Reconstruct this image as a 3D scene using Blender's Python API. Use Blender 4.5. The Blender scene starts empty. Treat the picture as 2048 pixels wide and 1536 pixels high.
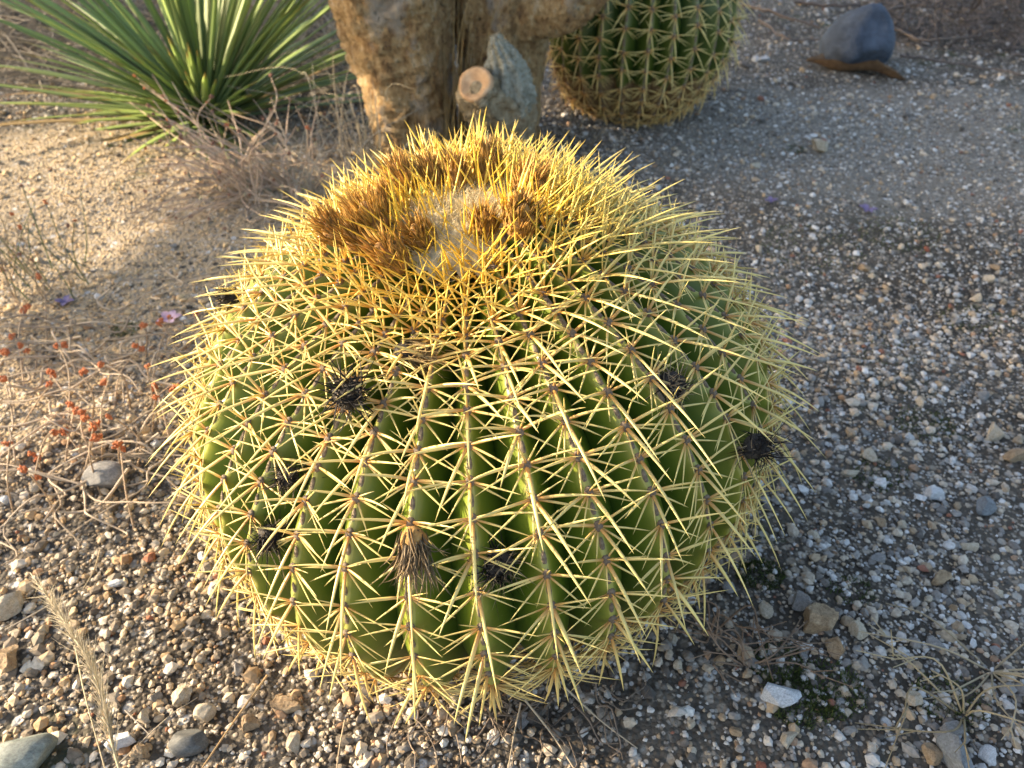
import bpy, math, random
import numpy as np
from mathutils import Vector, Matrix
from mathutils.bvhtree import BVHTree

R_ = math.radians
random.seed(11)
scene = bpy.context.scene
COL = scene.collection

# ------------------------------------------------------------------ camera
CAM_H, PITCH, F = 0.70, 40.0, 1538.0          # F: focal length in photo pixels (2048 wide)
cd = bpy.data.cameras.new('camera')
cam = bpy.data.objects.new('camera', cd)
COL.objects.link(cam)
cam.location = (0, 0, CAM_H)
cam.rotation_euler = (R_(90 - PITCH), 0, 0)
cd.sensor_width = 36.0
cd.lens = 36.0 * F / 2048
cd.clip_start = 0.02
cd.clip_end = 600
cd.dof.use_dof = True
cd.dof.focus_distance = 0.57
cd.dof.aperture_fstop = 9.0
scene.camera = cam

# ------------------------------------------------------------------ sky, sun, exposure
SUN_EL, SUN_BACK = 18.5, 9.0                   # sun low on the left, a little behind the cactus
w = bpy.data.worlds.new('World')
scene.world = w
w.use_nodes = True
nt = w.node_tree
bg = nt.nodes['Background']
sky = nt.nodes.new('ShaderNodeTexSky')
sky.sky_type = 'NISHITA'
sky.sun_disc = False
sky.sun_elevation = R_(SUN_EL)
sky.sun_rotation = R_(-(90 - SUN_BACK))
sky.air_density = 1.0
sky.dust_density = 3.0
sky.ozone_density = 0.6
nt.links.new(sky.outputs[0], bg.inputs[0])
bg.inputs[1].default_value = 0.14
sd = bpy.data.lights.new('sun', 'SUN')
sd.energy = 4.7
sd.angle = R_(0.5)
sd.color = (1.0, 0.81, 0.57)
sun = bpy.data.objects.new('sun', sd)
COL.objects.link(sun)
e, b = R_(SUN_EL), R_(SUN_BACK)
SUNV = Vector((-math.cos(e) * math.cos(b), math.cos(e) * math.sin(b), math.sin(e)))
sun.rotation_euler = SUNV.to_track_quat('Z', 'Y').to_euler()
sun.location = (-6, 2, 4)
vs = scene.view_settings
vs.view_transform = 'Standard'
vs.look = 'None'
vs.gamma = 1
vs.use_curve_mapping = False
vs.exposure = 1.7

# ------------------------------------------------------------------ helpers
def tag(o, label=None, cat=None, group=None, kind=None):
    if label: o['label'] = label
    if cat: o['category'] = cat
    if group: o['group'] = group
    if kind: o['kind'] = kind
    return o

def mk(verts, faces, col=None, smooth=True, fattr=None, name='mesh'):
    """mesh from numpy arrays; faces is one array or a list of arrays (tris and quads)"""
    verts = np.asarray(verts, np.float32).reshape(-1, 3)
    fl = faces if isinstance(faces, list) else [faces]
    fl = [np.asarray(f, np.int32) for f in fl if len(f)]
    me = bpy.data.meshes.new(name)
    me.vertices.add(len(verts))
    me.vertices.foreach_set('co', verts.ravel())
    idx = np.concatenate([f.ravel() for f in fl])
    tot = np.concatenate([np.full(len(f), f.shape[1], np.int32) for f in fl])
    start = np.concatenate([[0], np.cumsum(tot)[:-1]]).astype(np.int32)
    me.loops.add(len(idx))
    me.loops.foreach_set('vertex_index', idx)
    me.polygons.add(len(tot))
    me.polygons.foreach_set('loop_start', start)
    me.polygons.foreach_set('use_smooth', np.full(len(tot), smooth, bool))
    if col is not None:
        a = me.color_attributes.new('Col', 'FLOAT_COLOR', 'POINT')
        c = np.ones((len(verts), 4), np.float32)
        c[:, :3] = np.asarray(col).reshape(-1, 3)
        a.data.foreach_set('color', c.ravel())
    if fattr:
        for k, v in fattr.items():
            a = me.attributes.new(k, 'FLOAT', 'POINT')
            a.data.foreach_set('value', np.asarray(v, np.float32).ravel())
    me.update(calc_edges=True)
    me.validate()
    return me

def ob(name, me, mat=None, parent=None, loc=None):
    o = bpy.data.objects.new(name, me)
    COL.objects.link(o)
    if mat is not None and me is not None and len(me.materials) == 0:
        me.materials.append(mat)
    if parent is not None: o.parent = parent
    if loc is not None: o.location = loc
    return o

def empty(name, loc, label, cat, group=None, rot=(0, 0, 0)):
    o = bpy.data.objects.new(name, None)
    o.empty_display_size = 0.05
    COL.objects.link(o)
    o.location = loc
    o.rotation_euler = rot
    return tag(o, label, cat, group)

def nrm(v):
    v = np.asarray(v, float)
    return v / np.maximum(np.linalg.norm(v, axis=-1, keepdims=True), 1e-9)

# ground relief: a sum of sines, gentle
_g = np.random.default_rng(5)
_W = [(_g.uniform(-1, 1) * k, _g.uniform(-1, 1) * k, _g.uniform(0, 6.28), a)
      for k, a in ((2, .010), (3, .008), (5, .005), (9, .0035), (14, .003), (22, .002), (30, .0018), (45, .0012)) for _ in range(2)]
def gz(x, y):
    x = np.asarray(x, float); y = np.asarray(y, float)
    z = np.zeros(np.broadcast(x, y).shape)
    for a, b_, c, am in _W:
        z = z + am * np.sin(a * x + b_ * y + c)
    return z * 0.8

_cp, _sp = math.cos(R_(PITCH)), math.sin(R_(PITCH))
def ray(px, py):
    u, v = (px - 1024) / F, (py - 768) / F
    return np.array((u, _cp - v * _sp, -_sp - v * _cp))      # not normalised; depth 1 along the axis
def P(px, py, z=0.0):
    """photo pixel -> point at height z above the ground relief"""
    d = ray(px, py)
    h = 0.0
    for _ in range(4):
        t = (CAM_H - z - h) / -d[2]
        x, y = d[0] * t, d[1] * t
        h = float(gz(x, y))
    return np.array((x, y, z + h))
def PY(px, py, Y):
    d = ray(px, py)
    return np.array((0, 0, CAM_H)) + d * (Y / d[1])
def depth(p):
    return float(p[1] * _cp - (p[2] - CAM_H) * _sp)

# ------------------------------------------------------------------ materials
def newmat(name):
    m = bpy.data.materials.new(name)
    m.use_nodes = True
    return m, m.node_tree, m.node_tree.nodes['Principled BSDF']
def node(nt, t, **kw):
    n = nt.nodes.new(t)
    for k, v in kw.items():
        if hasattr(n, k): setattr(n, k, v)
        else: n.inputs[k].default_value = v
    return n
def ramp(nt, fac, stops):
    r = nt.nodes.new('ShaderNodeValToRGB')
    el = r.color_ramp.elements
    while len(el) < len(stops): el.new(0.5)
    for i, (p, c) in enumerate(stops):
        el[i].position = p
        el[i].color = (*c, 1) if len(c) == 3 else c
    nt.links.new(fac, r.inputs[0])
    return r
def mixc(nt, fac, a, b_, mode='MIX'):
    m = nt.nodes.new('ShaderNodeMix')
    m.data_type = 'RGBA'
    m.blend_type = mode
    for s, v in ((0, fac), (6, a), (7, b_)):
        if isinstance(v, (int, float)): m.inputs[s].default_value = v
        elif isinstance(v, tuple): m.inputs[s].default_value = (*v, 1)
        else: nt.links.new(v, m.inputs[s])
    return m.outputs[2]
def bump(nt, bs, h, strength, dist):
    b_ = nt.nodes.new('ShaderNodeBump')
    b_.inputs['Strength'].default_value = strength
    b_.inputs['Distance'].default_value = dist
    nt.links.new(h, b_.inputs['Height'])
    nt.links.new(b_.outputs[0], bs.inputs['Normal'])
def objco(nt):
    return nt.nodes.new('ShaderNodeTexCoord').outputs['Object']
def noise(nt, co, scale, detail=4, rough=.6):
    n = node(nt, 'ShaderNodeTexNoise', Scale=scale, Detail=detail, Roughness=rough)
    nt.links.new(co, n.inputs['Vector'])
    return n
def translucent(nt, bs, colsock, amount):
    tr = nt.nodes.new('ShaderNodeBsdfTranslucent')
    nt.links.new(colsock, tr.inputs['Color'])
    mx = nt.nodes.new('ShaderNodeMixShader')
    mx.inputs[0].default_value = amount
    nt.links.new(bs.outputs[0], mx.inputs[1])
    nt.links.new(tr.outputs[0], mx.inputs[2])
    nt.links.new(mx.outputs[0], nt.nodes['Material Output'].inputs['Surface'])

def attr_mat(name, rough=.6, trans=0.0, spec=.4, nscale=0, namp=.3):
    """colour from the mesh's own colour attribute, optional mottling and translucency"""
    m, nt, bs = newmat(name)
    a = node(nt, 'ShaderNodeAttribute', attribute_name='Col')
    c = a.outputs['Color']
    if nscale:
        n = noise(nt, objco(nt), nscale)
        r = ramp(nt, n.outputs[0], [(.3, (1 - namp,) * 3), (.7, (1 + namp,) * 3)])
        c = mixc(nt, 1.0, c, r.outputs[0], 'MULTIPLY')
    nt.links.new(c, bs.inputs['Base Color'])
    bs.inputs['Roughness'].default_value = rough
    bs.inputs['Specular IOR Level'].default_value = spec
    if trans: translucent(nt, bs, c, trans)
    return m

M = {}
M['spine'] = attr_mat('spine_horn', .38, .22, .5)
M['bristle'] = attr_mat('dry_bristle', .6, .3, .3)
M['straw'] = attr_mat('dry_straw', .6, .18, .3)
M['leaf'] = attr_mat('long_leaf', .45, .38, .4)
M['wool'] = attr_mat('cream_wool', .95, .25, .1)
M['gravel'] = attr_mat('loose_gravel', .85, 0, .3, 260, .28)
M['crown_leaf'] = attr_mat('tree_leaf', .6, .12, .3)

def rock_mat(name, c0, c1, c2, scale, rough=.85, bstr=.5):
    m, nt, bs = newmat(name)
    co = objco(nt)
    scale = scale / 28
    n = noise(nt, co, scale, 8, .7)
    r = ramp(nt, n.outputs[0], [(.3, c0), (.5, c1), (.72, c2)])
    n2 = noise(nt, co, scale * 5, 8, .78)
    r2 = ramp(nt, n2.outputs[0], [(.34, (.5,) * 3), (.5, (.95,) * 3), (.66, (1.35,) * 3)])
    nt.links.new(mixc(nt, 1.0, r.outputs[0], r2.outputs[0], 'MULTIPLY'), bs.inputs['Base Color'])
    bs.inputs['Roughness'].default_value = rough
    bump(nt, bs, n2.outputs[0], bstr, .09)
    return m
RK = {
    'white': rock_mat('quartz_white', (.42, .43, .44), (.62, .63, .64), (.72, .72, .71), 60),
    'cream': rock_mat('cream_stone', (.36, .29, .2), (.55, .47, .35), (.62, .56, .45), 70),
    'tan': rock_mat('tan_stone', (.2, .135, .075), (.38, .27, .16), (.5, .38, .24), 55),
    'grey': rock_mat('grey_stone', (.17, .165, .155), (.28, .27, .255), (.4, .39, .37), 60),
    'dark': rock_mat('dark_stone', (.055, .058, .058), (.09, .094, .092), (.14, .145, .14), 60, .7, .25),
    'green': rock_mat('grey_green_stone', (.11, .13, .115), (.19, .215, .19), (.29, .31, .275), 45, .7, .3),
    'blue': rock_mat('blue_slate', (.032, .046, .07), (.05, .068, .1), (.075, .095, .13), 14, .75, .4),
    'red': rock_mat('red_stone', (.2, .06, .035), (.3, .1, .055), (.36, .16, .1), 70),
    'slate': rock_mat('slate_grey', (.13, .145, .16), (.19, .21, .225), (.26, .28, .295), 40, .7, .4),
}

def body_material(name, k):
    m, nt, bs = newmat(name)
    co = objco(nt)
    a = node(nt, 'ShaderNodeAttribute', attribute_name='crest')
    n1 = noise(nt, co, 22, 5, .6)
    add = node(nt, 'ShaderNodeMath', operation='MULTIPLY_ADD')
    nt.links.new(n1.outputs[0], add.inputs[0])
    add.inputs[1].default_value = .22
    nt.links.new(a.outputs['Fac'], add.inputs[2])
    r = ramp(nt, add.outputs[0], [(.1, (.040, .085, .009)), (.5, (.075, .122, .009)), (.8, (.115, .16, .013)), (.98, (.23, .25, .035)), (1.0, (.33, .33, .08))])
    for el_ in r.color_ramp.elements: el_.color = (el_.color[0] * k[0], el_.color[1] * k[1], el_.color[2] * k[2], 1)
    # pale specks and corky scars that grow towards the old lower skin
    v = node(nt, 'ShaderNodeTexVoronoi', Scale=170.0)
    nt.links.new(co, v.inputs['Vector'])
    rs = ramp(nt, v.outputs['Distance'], [(.07, (1, 1, 1)), (.13, (0, 0, 0))])
    n3 = noise(nt, co, 40, 2, .5)
    rs2 = ramp(nt, n3.outputs[0], [(.55, (0, 0, 0)), (.68, (.6, .6, .6))])
    sp = node(nt, 'ShaderNodeMath', operation='MULTIPLY')
    nt.links.new(rs.outputs[0], sp.inputs[0]); nt.links.new(rs2.outputs[0], sp.inputs[1])
    c = mixc(nt, sp.outputs[0], r.outputs[0], (.24, .24, .13))
    ck = node(nt, 'ShaderNodeAttribute', attribute_name='cork')
    n4 = noise(nt, co, 30, 6, .7)
    s = node(nt, 'ShaderNodeMath', operation='MULTIPLY')
    nt.links.new(n4.outputs[0], s.inputs[0]); nt.links.new(ck.outputs['Fac'], s.inputs[1])
    rc = ramp(nt, s.outputs[0], [(.42, (0, 0, 0)), (.5, (1, 1, 1))])
    n5 = noise(nt, co, 160, 4, .7)
    rk = ramp(nt, n5.outputs[0], [(.3, (.12, .07, .03)), (.7, (.34, .22, .1))])
    c = mixc(nt, rc.outputs[0], c, rk.outputs[0])
    nt.links.new(c, bs.inputs['Base Color'])
    rr = ramp(nt, rc.outputs[0], [(0, (.36,) * 3), (1, (.9,) * 3)])
    nt.links.new(rr.outputs[0], bs.inputs['Roughness'])
    bs.inputs['Specular IOR Level'].default_value = .45
    n6 = noise(nt, co, 120, 4, .6)
    bump(nt, bs, n6.outputs[0], .12, .002)
    return m
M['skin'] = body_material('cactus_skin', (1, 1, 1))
M['skin_shaded'] = body_material('cactus_skin_shaded', (.62, .62, 1.0))  # rear cactus's copy of the skin, with its shade put into the colour

def simple_noise_mat(name, stops, scale, rough=.9, bscale=None, bstr=.6, bdist=.002, detail=6):
    m, nt, bs = newmat(name)
    co = objco(nt)
    n = noise(nt, co, scale, detail, .65)
    r = ramp(nt, n.outputs[0], stops)
    nt.links.new(r.outputs[0], bs.inputs['Base Color'])
    bs.inputs['Roughness'].default_value = rough
    n2 = noise(nt, co, bscale or scale * 3, 5, .7)
    bump(nt, bs, n2.outputs[0], bstr, bdist)
    return m
M['areole'] = simple_noise_mat('areole_felt', [(.35, (.10, .07, .045)), (.65, (.27, .21, .15))], 400, .95)
M['scar'] = simple_noise_mat('areole_scar', [(.3, (.10, .07, .045)), (.6, (.24, .19, .13)), (.8, (.36, .30, .22))], 350, .9)
M['calyx'] = simple_noise_mat('dried_calyx', [(.3, (.16, .075, .02)), (.55, (.36, .19, .05)), (.8, (.5, .33, .12))], 160, .8)
M['black_rot'] = simple_noise_mat('withered_black', [(.3, (.012, .010, .009)), (.7, (.05, .042, .035))], 200, .8)
M['seed'] = simple_noise_mat('seed_head_orange', [(.3, (.34, .085, .03)), (.6, (.66, .22, .08)), (.8, (.76, .36, .17))], 260, .85)
M['seed_dull'] = simple_noise_mat('seed_head_dull', [(.3, (.16, .075, .045)), (.6, (.34, .17, .11)), (.8, (.45, .28, .2))], 260, .85)
M['petal'] = simple_noise_mat('petal_violet', [(.3, (.10, .07, .16)), (.7, (.22, .17, .3))], 120, .7)
M['petal_pink'] = simple_noise_mat('petal_pink', [(.3, (.45, .25, .32)), (.7, (.7, .5, .58))], 120, .7)
M['deadleaf'] = simple_noise_mat('dead_leaf_brown', [(.3, (.11, .065, .035)), (.7, (.24, .15, .08))], 60, .9)
M['cut'] = simple_noise_mat('cut_face_tan', [(.3, (.30, .16, .07)), (.55, (.5, .31, .16)), (.8, (.62, .46, .3))], 45, .7)

def bark_material():
    m, nt, bs = newmat('corky_bark')
    co = objco(nt)
    mp = node(nt, 'ShaderNodeMapping')
    mp.inputs['Scale'].default_value = (1, 1, .55)
    nt.links.new(co, mp.inputs[0])
    n = noise(nt, mp.outputs[0], 48, 8, .75)
    r = ramp(nt, n.outputs[0], [(.34, (.14, .08, .04)), (.43, (.46, .27, .11)), (.54, (.66, .45, .21)), (.66, (.78, .64, .42))])
    n2 = noise(nt, mp.outputs[0], 11, 5, .6)
    r2 = ramp(nt, n2.outputs[0], [(.53, (0, 0, 0)), (.62, (.8, .8, .8))])
    c = mixc(nt, r2.outputs[0], r.outputs[0], (.52, .46, .38))
    v = node(nt, 'ShaderNodeTexVoronoi', Scale=95.0)
    nt.links.new(mp.outputs[0], v.inputs['Vector'])
    r3 = ramp(nt, v.outputs['Distance'], [(.12, (.35,) * 3), (.3, (1, 1, 1))])
    c = mixc(nt, .75, c, r3.outputs[0], 'MULTIPLY')
    nt.links.new(c, bs.inputs['Base Color'])
    bs.inputs['Roughness'].default_value = .95
    n4 = noise(nt, mp.outputs[0], 60, 8, .75)
    bump(nt, bs, n4.outputs[0], 1.0, .035)
    return m
M['bark'] = bark_material()
M['silver'] = simple_noise_mat('silver_stem', [(.3, (.17, .155, .105)), (.5, (.38, .37, .29)), (.75, (.56, .56, .48))], 130, .95, 200, 1.0, .008)
M['stem_old'] = simple_noise_mat('old_stem', [(.3, (.15, .10, .05)), (.5, (.38, .30, .18)), (.75, (.58, .51, .37))], 80, .95, 110, 1.0, .015)

def ground_material():
    m, nt, bs = newmat('gritty_soil')
    co = objco(nt)
    n0 = noise(nt, co, 3.2, 6, .6)
    soil = ramp(nt, n0.outputs[0], [(.3, (.05, .042, .033)), (.5, (.085, .073, .058)), (.7, (.135, .12, .098))])
    # sandy decomposed granite lies on the open ground at the left and thinly further back at the right
    def blob(loc, rad):
        mp = node(nt, 'ShaderNodeMapping', vector_type='TEXTURE')
        mp.inputs['Location'].default_value = loc
        mp.inputs['Scale'].default_value = rad
        nt.links.new(co, mp.inputs[0])
        g = node(nt, 'ShaderNodeTexGradient', gradient_type='SPHERICAL')
        nt.links.new(mp.outputs[0], g.inputs[0])
        nb = noise(nt, co, 9, 5, .65)
        ad = node(nt, 'ShaderNodeMath', operation='MULTIPLY_ADD')
        nt.links.new(nb.outputs[0], ad.inputs[0]); ad.inputs[1].default_value = .5
        nt.links.new(g.outputs[1], ad.inputs[2])
        return ramp(nt, ad.outputs[0], [(.36, (0, 0, 0)), (.62, (1, 1, 1))]).outputs[0]
    c = mixc(nt, blob((-.85, 1.25, 0), (.8, .75, 1)), soil.outputs[0], (.40, .31, .195))
    c = mixc(nt, blob((.95, 1.7, 0), (.9, .45, 1)), c, (.20, .18, .15))
    # grit: two sizes of grain with their own colours
    for sc, amt in ((210.0, .62), (90.0, .45)):
        v = node(nt, 'ShaderNodeTexVoronoi', Scale=sc)
        nt.links.new(co, v.inputs['Vector'])
        sepc = node(nt, 'ShaderNodeSeparateColor')
        nt.links.new(v.outputs['Color'], sepc.inputs[0])
        gr = ramp(nt, sepc.outputs[0], [(0, (.06, .05, .04)), (.35, (.16, .135, .105)), (.6, (.30, .25, .19)), (.85, (.42, .38, .32)), (1, (.55, .54, .52))])
        pick = ramp(nt, sepc.outputs[1], [(1 - amt, (0, 0, 0)), (1 - amt + .03, (1, 1, 1))])
        edge = ramp(nt, v.outputs['Distance'], [(.36, (1, 1, 1)), (.55, (0, 0, 0))])
        f = node(nt, 'ShaderNodeMath', operation='MULTIPLY')
        nt.links.new(pick.outputs[0], f.inputs[0]); nt.links.new(edge.outputs[0], f.inputs[1])
        c = mixc(nt, f.outputs[0], c, gr.outputs[0])
    # moss film
    nm = noise(nt, co, 5.5, 6, .7)
    rm = ramp(nt, nm.outputs[0], [(.60, (0, 0, 0)), (.70, (.75, .75, .75))])
    c = mixc(nt, rm.outputs[0], c, (.045, .062, .018))
    nt.links.new(c, bs.inputs['Base Color'])
    bs.inputs['Roughness'].default_value = .95
    bs.inputs['Specular IOR Level'].default_value = .2
    v = node(nt, 'ShaderNodeTexVoronoi', Scale=190.0)
    nt.links.new(co, v.inputs['Vector'])
    n2 = noise(nt, co, 60, 8, .7)
    h = node(nt, 'ShaderNodeMath', operation='SUBTRACT')
    nt.links.new(n2.outputs[0], h.inputs[0]); nt.links.new(v.outputs['Distance'], h.inputs[1])
    bump(nt, bs, h.outputs[0], .9, .004)
    return m

# ------------------------------------------------------------------ ground
def axis(lo, hi, step, far):
    a = np.arange(lo, hi + 1e-6, step)
    ext = [step]
    while sum(ext) < far: ext.append(ext[-1] * 1.35)
    c = np.cumsum(ext)
    return np.concatenate([lo - c[::-1], a, hi + c])
gx, gy = axis(-1.9, 1.9, .016, 200), axis(-.1, 3.4, .016, 200)
X, Y = np.meshgrid(gx, gy)
Z = gz(X, Y)
mic = np.random.default_rng(3).normal(0, .0011, X.shape)
near = (abs(X) < 2) & (Y > -.2) & (Y < 3.5)
Z = Z + np.where(near, mic, 0)
nx, ny = len(gx), len(gy)
ii = (np.arange(ny - 1)[:, None] * nx + np.arange(nx - 1)[None, :]).ravel()
gme = mk(np.stack([X, Y, Z], -1), np.stack([ii, ii + 1, ii + 1 + nx, ii + nx], 1))
tag(ob('ground', gme, ground_material()), 'dark gritty soil strewn with gravel', None, None, 'structure')

# ------------------------------------------------------------------ spines, tubes, bristles
def spine_geo(base, d, bend, L, W, ref, c0, c1, S=6, K=5, flat=.62, prof=None):
    N = len(base)
    t = np.linspace(0, 1, S + 1)
    if prof is None: prof = np.interp(t, [0, .06, .3, .6, .85, 1], [.75, 1.0, .98, .78, .42, .03])
    T = t[None, :, None]
    ctr = base[:, None] + L[:, None, None] * (d[:, None] * T + bend[:, None] * T * T)
    tan = nrm(d[:, None] + 2 * bend[:, None] * T)
    side = nrm(np.cross(tan, ref[:, None]) + 1e-6)
    up = np.cross(side, tan)
    ang = np.arange(K) / K * 2 * np.pi
    ca, sa = np.cos(ang), np.sin(ang)
    rad = (W[:, None] * prof[None])[:, :, None, None]
    v = ctr[:, :, None] + rad * (side[:, :, None] * ca[None, None, :, None] + flat * up[:, :, None] * sa[None, None, :, None])
    f = np.clip(T * 2.4 - .05, 0, 1)
    f = f * f * (3 - 2 * f)
    c = c0[:, None] * (1 - f) + c1[:, None] * f
    c = np.repeat(c[:, :, None], K, 2)
    j = np.arange(S)[:, None] * K
    k = np.arange(K)[None, :]
    q = np.stack([j + k, j + (k + 1) % K, j + K + (k + 1) % K, j + K + k], -1).reshape(-1, 4)
    faces = (np.arange(N)[:, None, None] * ((S + 1) * K) + q[None]).reshape(-1, 4)
    return v.reshape(-1, 3), faces, c.reshape(-1, 3)

def tube_geo(pts, r0, r1, K=5, c0=(.4, .3, .2), c1=None, closed_tip=True):
    pts = np.asarray(pts, float)
    n = len(pts)
    c1 = c0 if c1 is None else c1
    tan = nrm(np.gradient(pts, axis=0))
    a = np.array((0, 0, 1.0)) if abs(tan[0][2]) < .9 else np.array((1.0, 0, 0))
    side = nrm(np.cross(tan, a) + 1e-6)
    up = np.cross(side, tan)
    t = np.linspace(0, 1, n)[:, None, None]
    ang = np.arange(K) / K * 2 * np.pi
    rr = r0 * (1 - t) + r1 * t
    v = pts[:, None] + rr * (side[:, None] * np.cos(ang)[None, :, None] + up[:, None] * np.sin(ang)[None, :, None])
    c = np.asarray(c0)[None, None] * (1 - t) + np.asarray(c1)[None, None] * t
    c = np.repeat(c, K, 1)
    j = np.arange(n - 1)[:, None] * K
    k = np.arange(K)[None, :]
    q = np.stack([j + k, j + (k + 1) % K, j + K + (k + 1) % K, j + K + k], -1).reshape(-1, 4)
    return v.reshape(-1, 3), q, c.reshape(-1, 3)

def smooth_path(pts, n=14):
    """Catmull-Rom through control points"""
    p = np.asarray(pts, float)
    p = np.vstack([2 * p[0] - p[1], p, 2 * p[-1] - p[-2]])
    out = []
    m = len(p) - 3
    for t in np.linspace(0, m - 1e-6, n):
        i = int(t); f = t - i
        a, b_, c, d = p[i:i + 4]
        out.append(.5 * ((2 * b_) + (-a + c) * f + (2 * a - 5 * b_ + 4 * c - d) * f * f + (-a + 3 * b_ - 3 * c + d) * f ** 3))
    return np.array(out)

class Acc:
    def __init__(s): s.v, s.f, s.c, s.n = [], {3: [], 4: []}, [], 0
    def add(s, v, f, c):
        s.v.append(v); s.f[f.shape[1]].append(f + s.n)
        s.c.append(c); s.n += len(v)
    def mesh(s, smooth=True):
        return mk(np.concatenate(s.v), [np.concatenate(x) for x in s.f.values() if x], np.concatenate(s.c), smooth)

# ------------------------------------------------------------------ barrel cactus
def make_barrel(root, R, zc, Hu, Hd, NR, A, spacing, spine_k, seed, cam_local, n_parts, wool_r, phase=0.0, rows=100, cork=1.0, avoid_px=None, skin='skin'):
    g = np.random.default_rng(seed)
    # meridian profile, sampled by arc length
    th = np.linspace(.002, R_(168), 1200)
    r = R * np.sin(th) ** np.where(th < np.pi / 2, 1.0, .86)
    z = zc + np.where(th < np.pi / 2, Hu, Hd) * np.cos(th) - .006 * np.exp(-(r / (.2 * R)) ** 2) * (th < 1)
    arc = np.concatenate([[0], np.cumsum(np.hypot(np.diff(r), np.diff(z)))])
    dr, dz = np.gradient(r, arc), np.gradient(z, arc)
    nr_, nz_ = -dz, dr                                  # outward normal in (r,z): rotate the tangent
    sgn = np.where(nr_ * r + nz_ * (z - zc) < 0, -1, 1)
    nr_, nz_ = nr_ * sgn, nz_ * sgn
    I = lambda a, s: np.interp(s, arc, a)
    tot = arc[-1]
    lump = [(g.integers(1, 4), g.uniform(0, 6.28), g.uniform(0, 6.28)) for _ in range(3)]
    def wob(phi, s):                                    # the body is not a perfect solid of revolution
        return .006 * R / .25 * sum(math.sin(k * phi + a) * math.sin(s / tot * 5 + b_) for k, a, b_ in lump)
    def surf(phi, s, a):
        """point and normal at azimuth phi, arc s, rib position a (-1 groove .. 0 crest .. 1 groove)"""
        rr, zz = I(r, s), I(z, s)
        dep = np.minimum(A, .2 * rr) * ((np.sqrt(a * a + .02) - .1414) / (1.01 - .1414)) ** 1.1
        rr2 = rr - dep * I(nr_, s)
        zz2 = zz - dep * I(nz_, s)
        return rr2, zz2
    step_pts = [wool_r * .3]
    while step_pts[-1] < tot * .97:
        s = step_pts[-1]
        k = np.interp(s / tot, [0, .12, .22, .5, .8, 1], [.5, .62, .9, 1.06, .92, .5])
        step_pts.append(s + spacing * k)
    step_pts = np.array(step_pts)
    half = np.pi / NR
    srow = np.linspace(0, tot, rows)
    acol = np.array([-1, -.86, -.7, -.52, -.34, -.2, -.09, 0, .09, .2, .34, .52, .7, .86, 1])
    allv, allf, off = [], [], 0
    areoles = []
    gro = g.uniform(-.02, .02, NR + 1); gro[-1] = gro[0]
    for i in range(NR):
        ph0 = phase + 2 * half * i + g.uniform(-.1, .1) * half
        lo, hi = phase + 2 * half * (i - .5) + gro[i] * half * 3, phase + 2 * half * (i + .5) + gro[i + 1] * half * 3
        shift = g.uniform(0, .5) if i % 2 else g.uniform(.5, 1)
        st = step_pts[:-1] + shift * np.diff(step_pts)
        st = st + g.normal(0, .0018, len(st)) * spacing / .03
        S, Aq = np.meshgrid(srow, acol, indexing='ij')
        PH = np.where(Aq < 0, ph0 + (ph0 - lo) * Aq, ph0 + (hi - ph0) * Aq)
        rr, zz = surf(PH, S, Aq)
        # crest swells at every areole and dips between
        fr = np.interp(srow, st, np.arange(len(st)))
        sw = .0016 * np.cos(2 * np.pi * fr)[:, None] * (1 - abs(Aq)) ** 2 * np.clip((S - wool_r) / .05, 0, 1)
        wb = np.array([[wob(p, s) for p, s in zip(pr, sr)] for pr, sr in zip(PH[::6], S[::6])]) if False else 0
        wv = .006 * R / .25 * sum(np.sin(k * PH + a) * np.sin(S / tot * 5 + b_) for k, a, b_ in lump)
        nnr, nnz = I(nr_, S), I(nz_, S)
        rr = rr + (sw + wv) * nnr
        zz = zz + (sw + wv) * nnz
        V = np.stack([rr * np.cos(PH), rr * np.sin(PH), zz], -1)
        nc = len(acol)
        ii = (np.arange(rows - 1)[:, None] * nc + np.arange(nc - 1)[None, :]).ravel()
        Fq = np.stack([ii, ii + nc, ii + nc + 1, ii + 1], 1)
        corkv = np.clip(1.15 - (zz - .0) / (.2 * R / .25), 0, 1) * cork
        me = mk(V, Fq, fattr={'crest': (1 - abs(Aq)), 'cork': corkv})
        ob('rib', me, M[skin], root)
        allv.append(V.reshape(-1, 3)); allf.append(Fq + off); off += V.size // 3
        for s in st:
            rr, zz = float(I(r, s)), float(I(z, s))
            wv = .006 * R / .25 * sum(math.sin(k * ph0 + a) * math.sin(s / tot * 5 + b_) for k, a, b_ in lump)
            nr1, nz1 = float(I(nr_, s)), float(I(nz_, s))
            rr += (wv + .0016) * nr1; zz += (wv + .0016) * nz1
            p = np.array((rr * math.cos(ph0), rr * math.sin(ph0), zz))
            n = nrm(np.array((nr1 * math.cos(ph0), nr1 * math.sin(ph0), nz1)))
            t1, t2 = float(I(dr, s)), float(I(dz, s))
            up = -nrm(np.array((t1 * math.cos(ph0), t1 * math.sin(ph0), t2)))
            areoles.append((p, n, up, s))
    bvh = BVHTree.FromPolygons([tuple(v) for v in np.concatenate(allv)], [tuple(int(q) for q in f) for f in np.concatenate(allf)])

    avoid = None
    if avoid_px:
        hits = [bvh.ray_cast(Vector(cam_local), (MI.to_3x3() @ Vector(ray(*q))).normalized())[0] for q in avoid_px]
        avoid = np.array([h for h in hits if h is not None])
    # spines
    B, D, BE, LL, WW, RF, C0, C1 = [[] for _ in range(8)]
    up0 = np.array((0, 0, 1.0))
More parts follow.
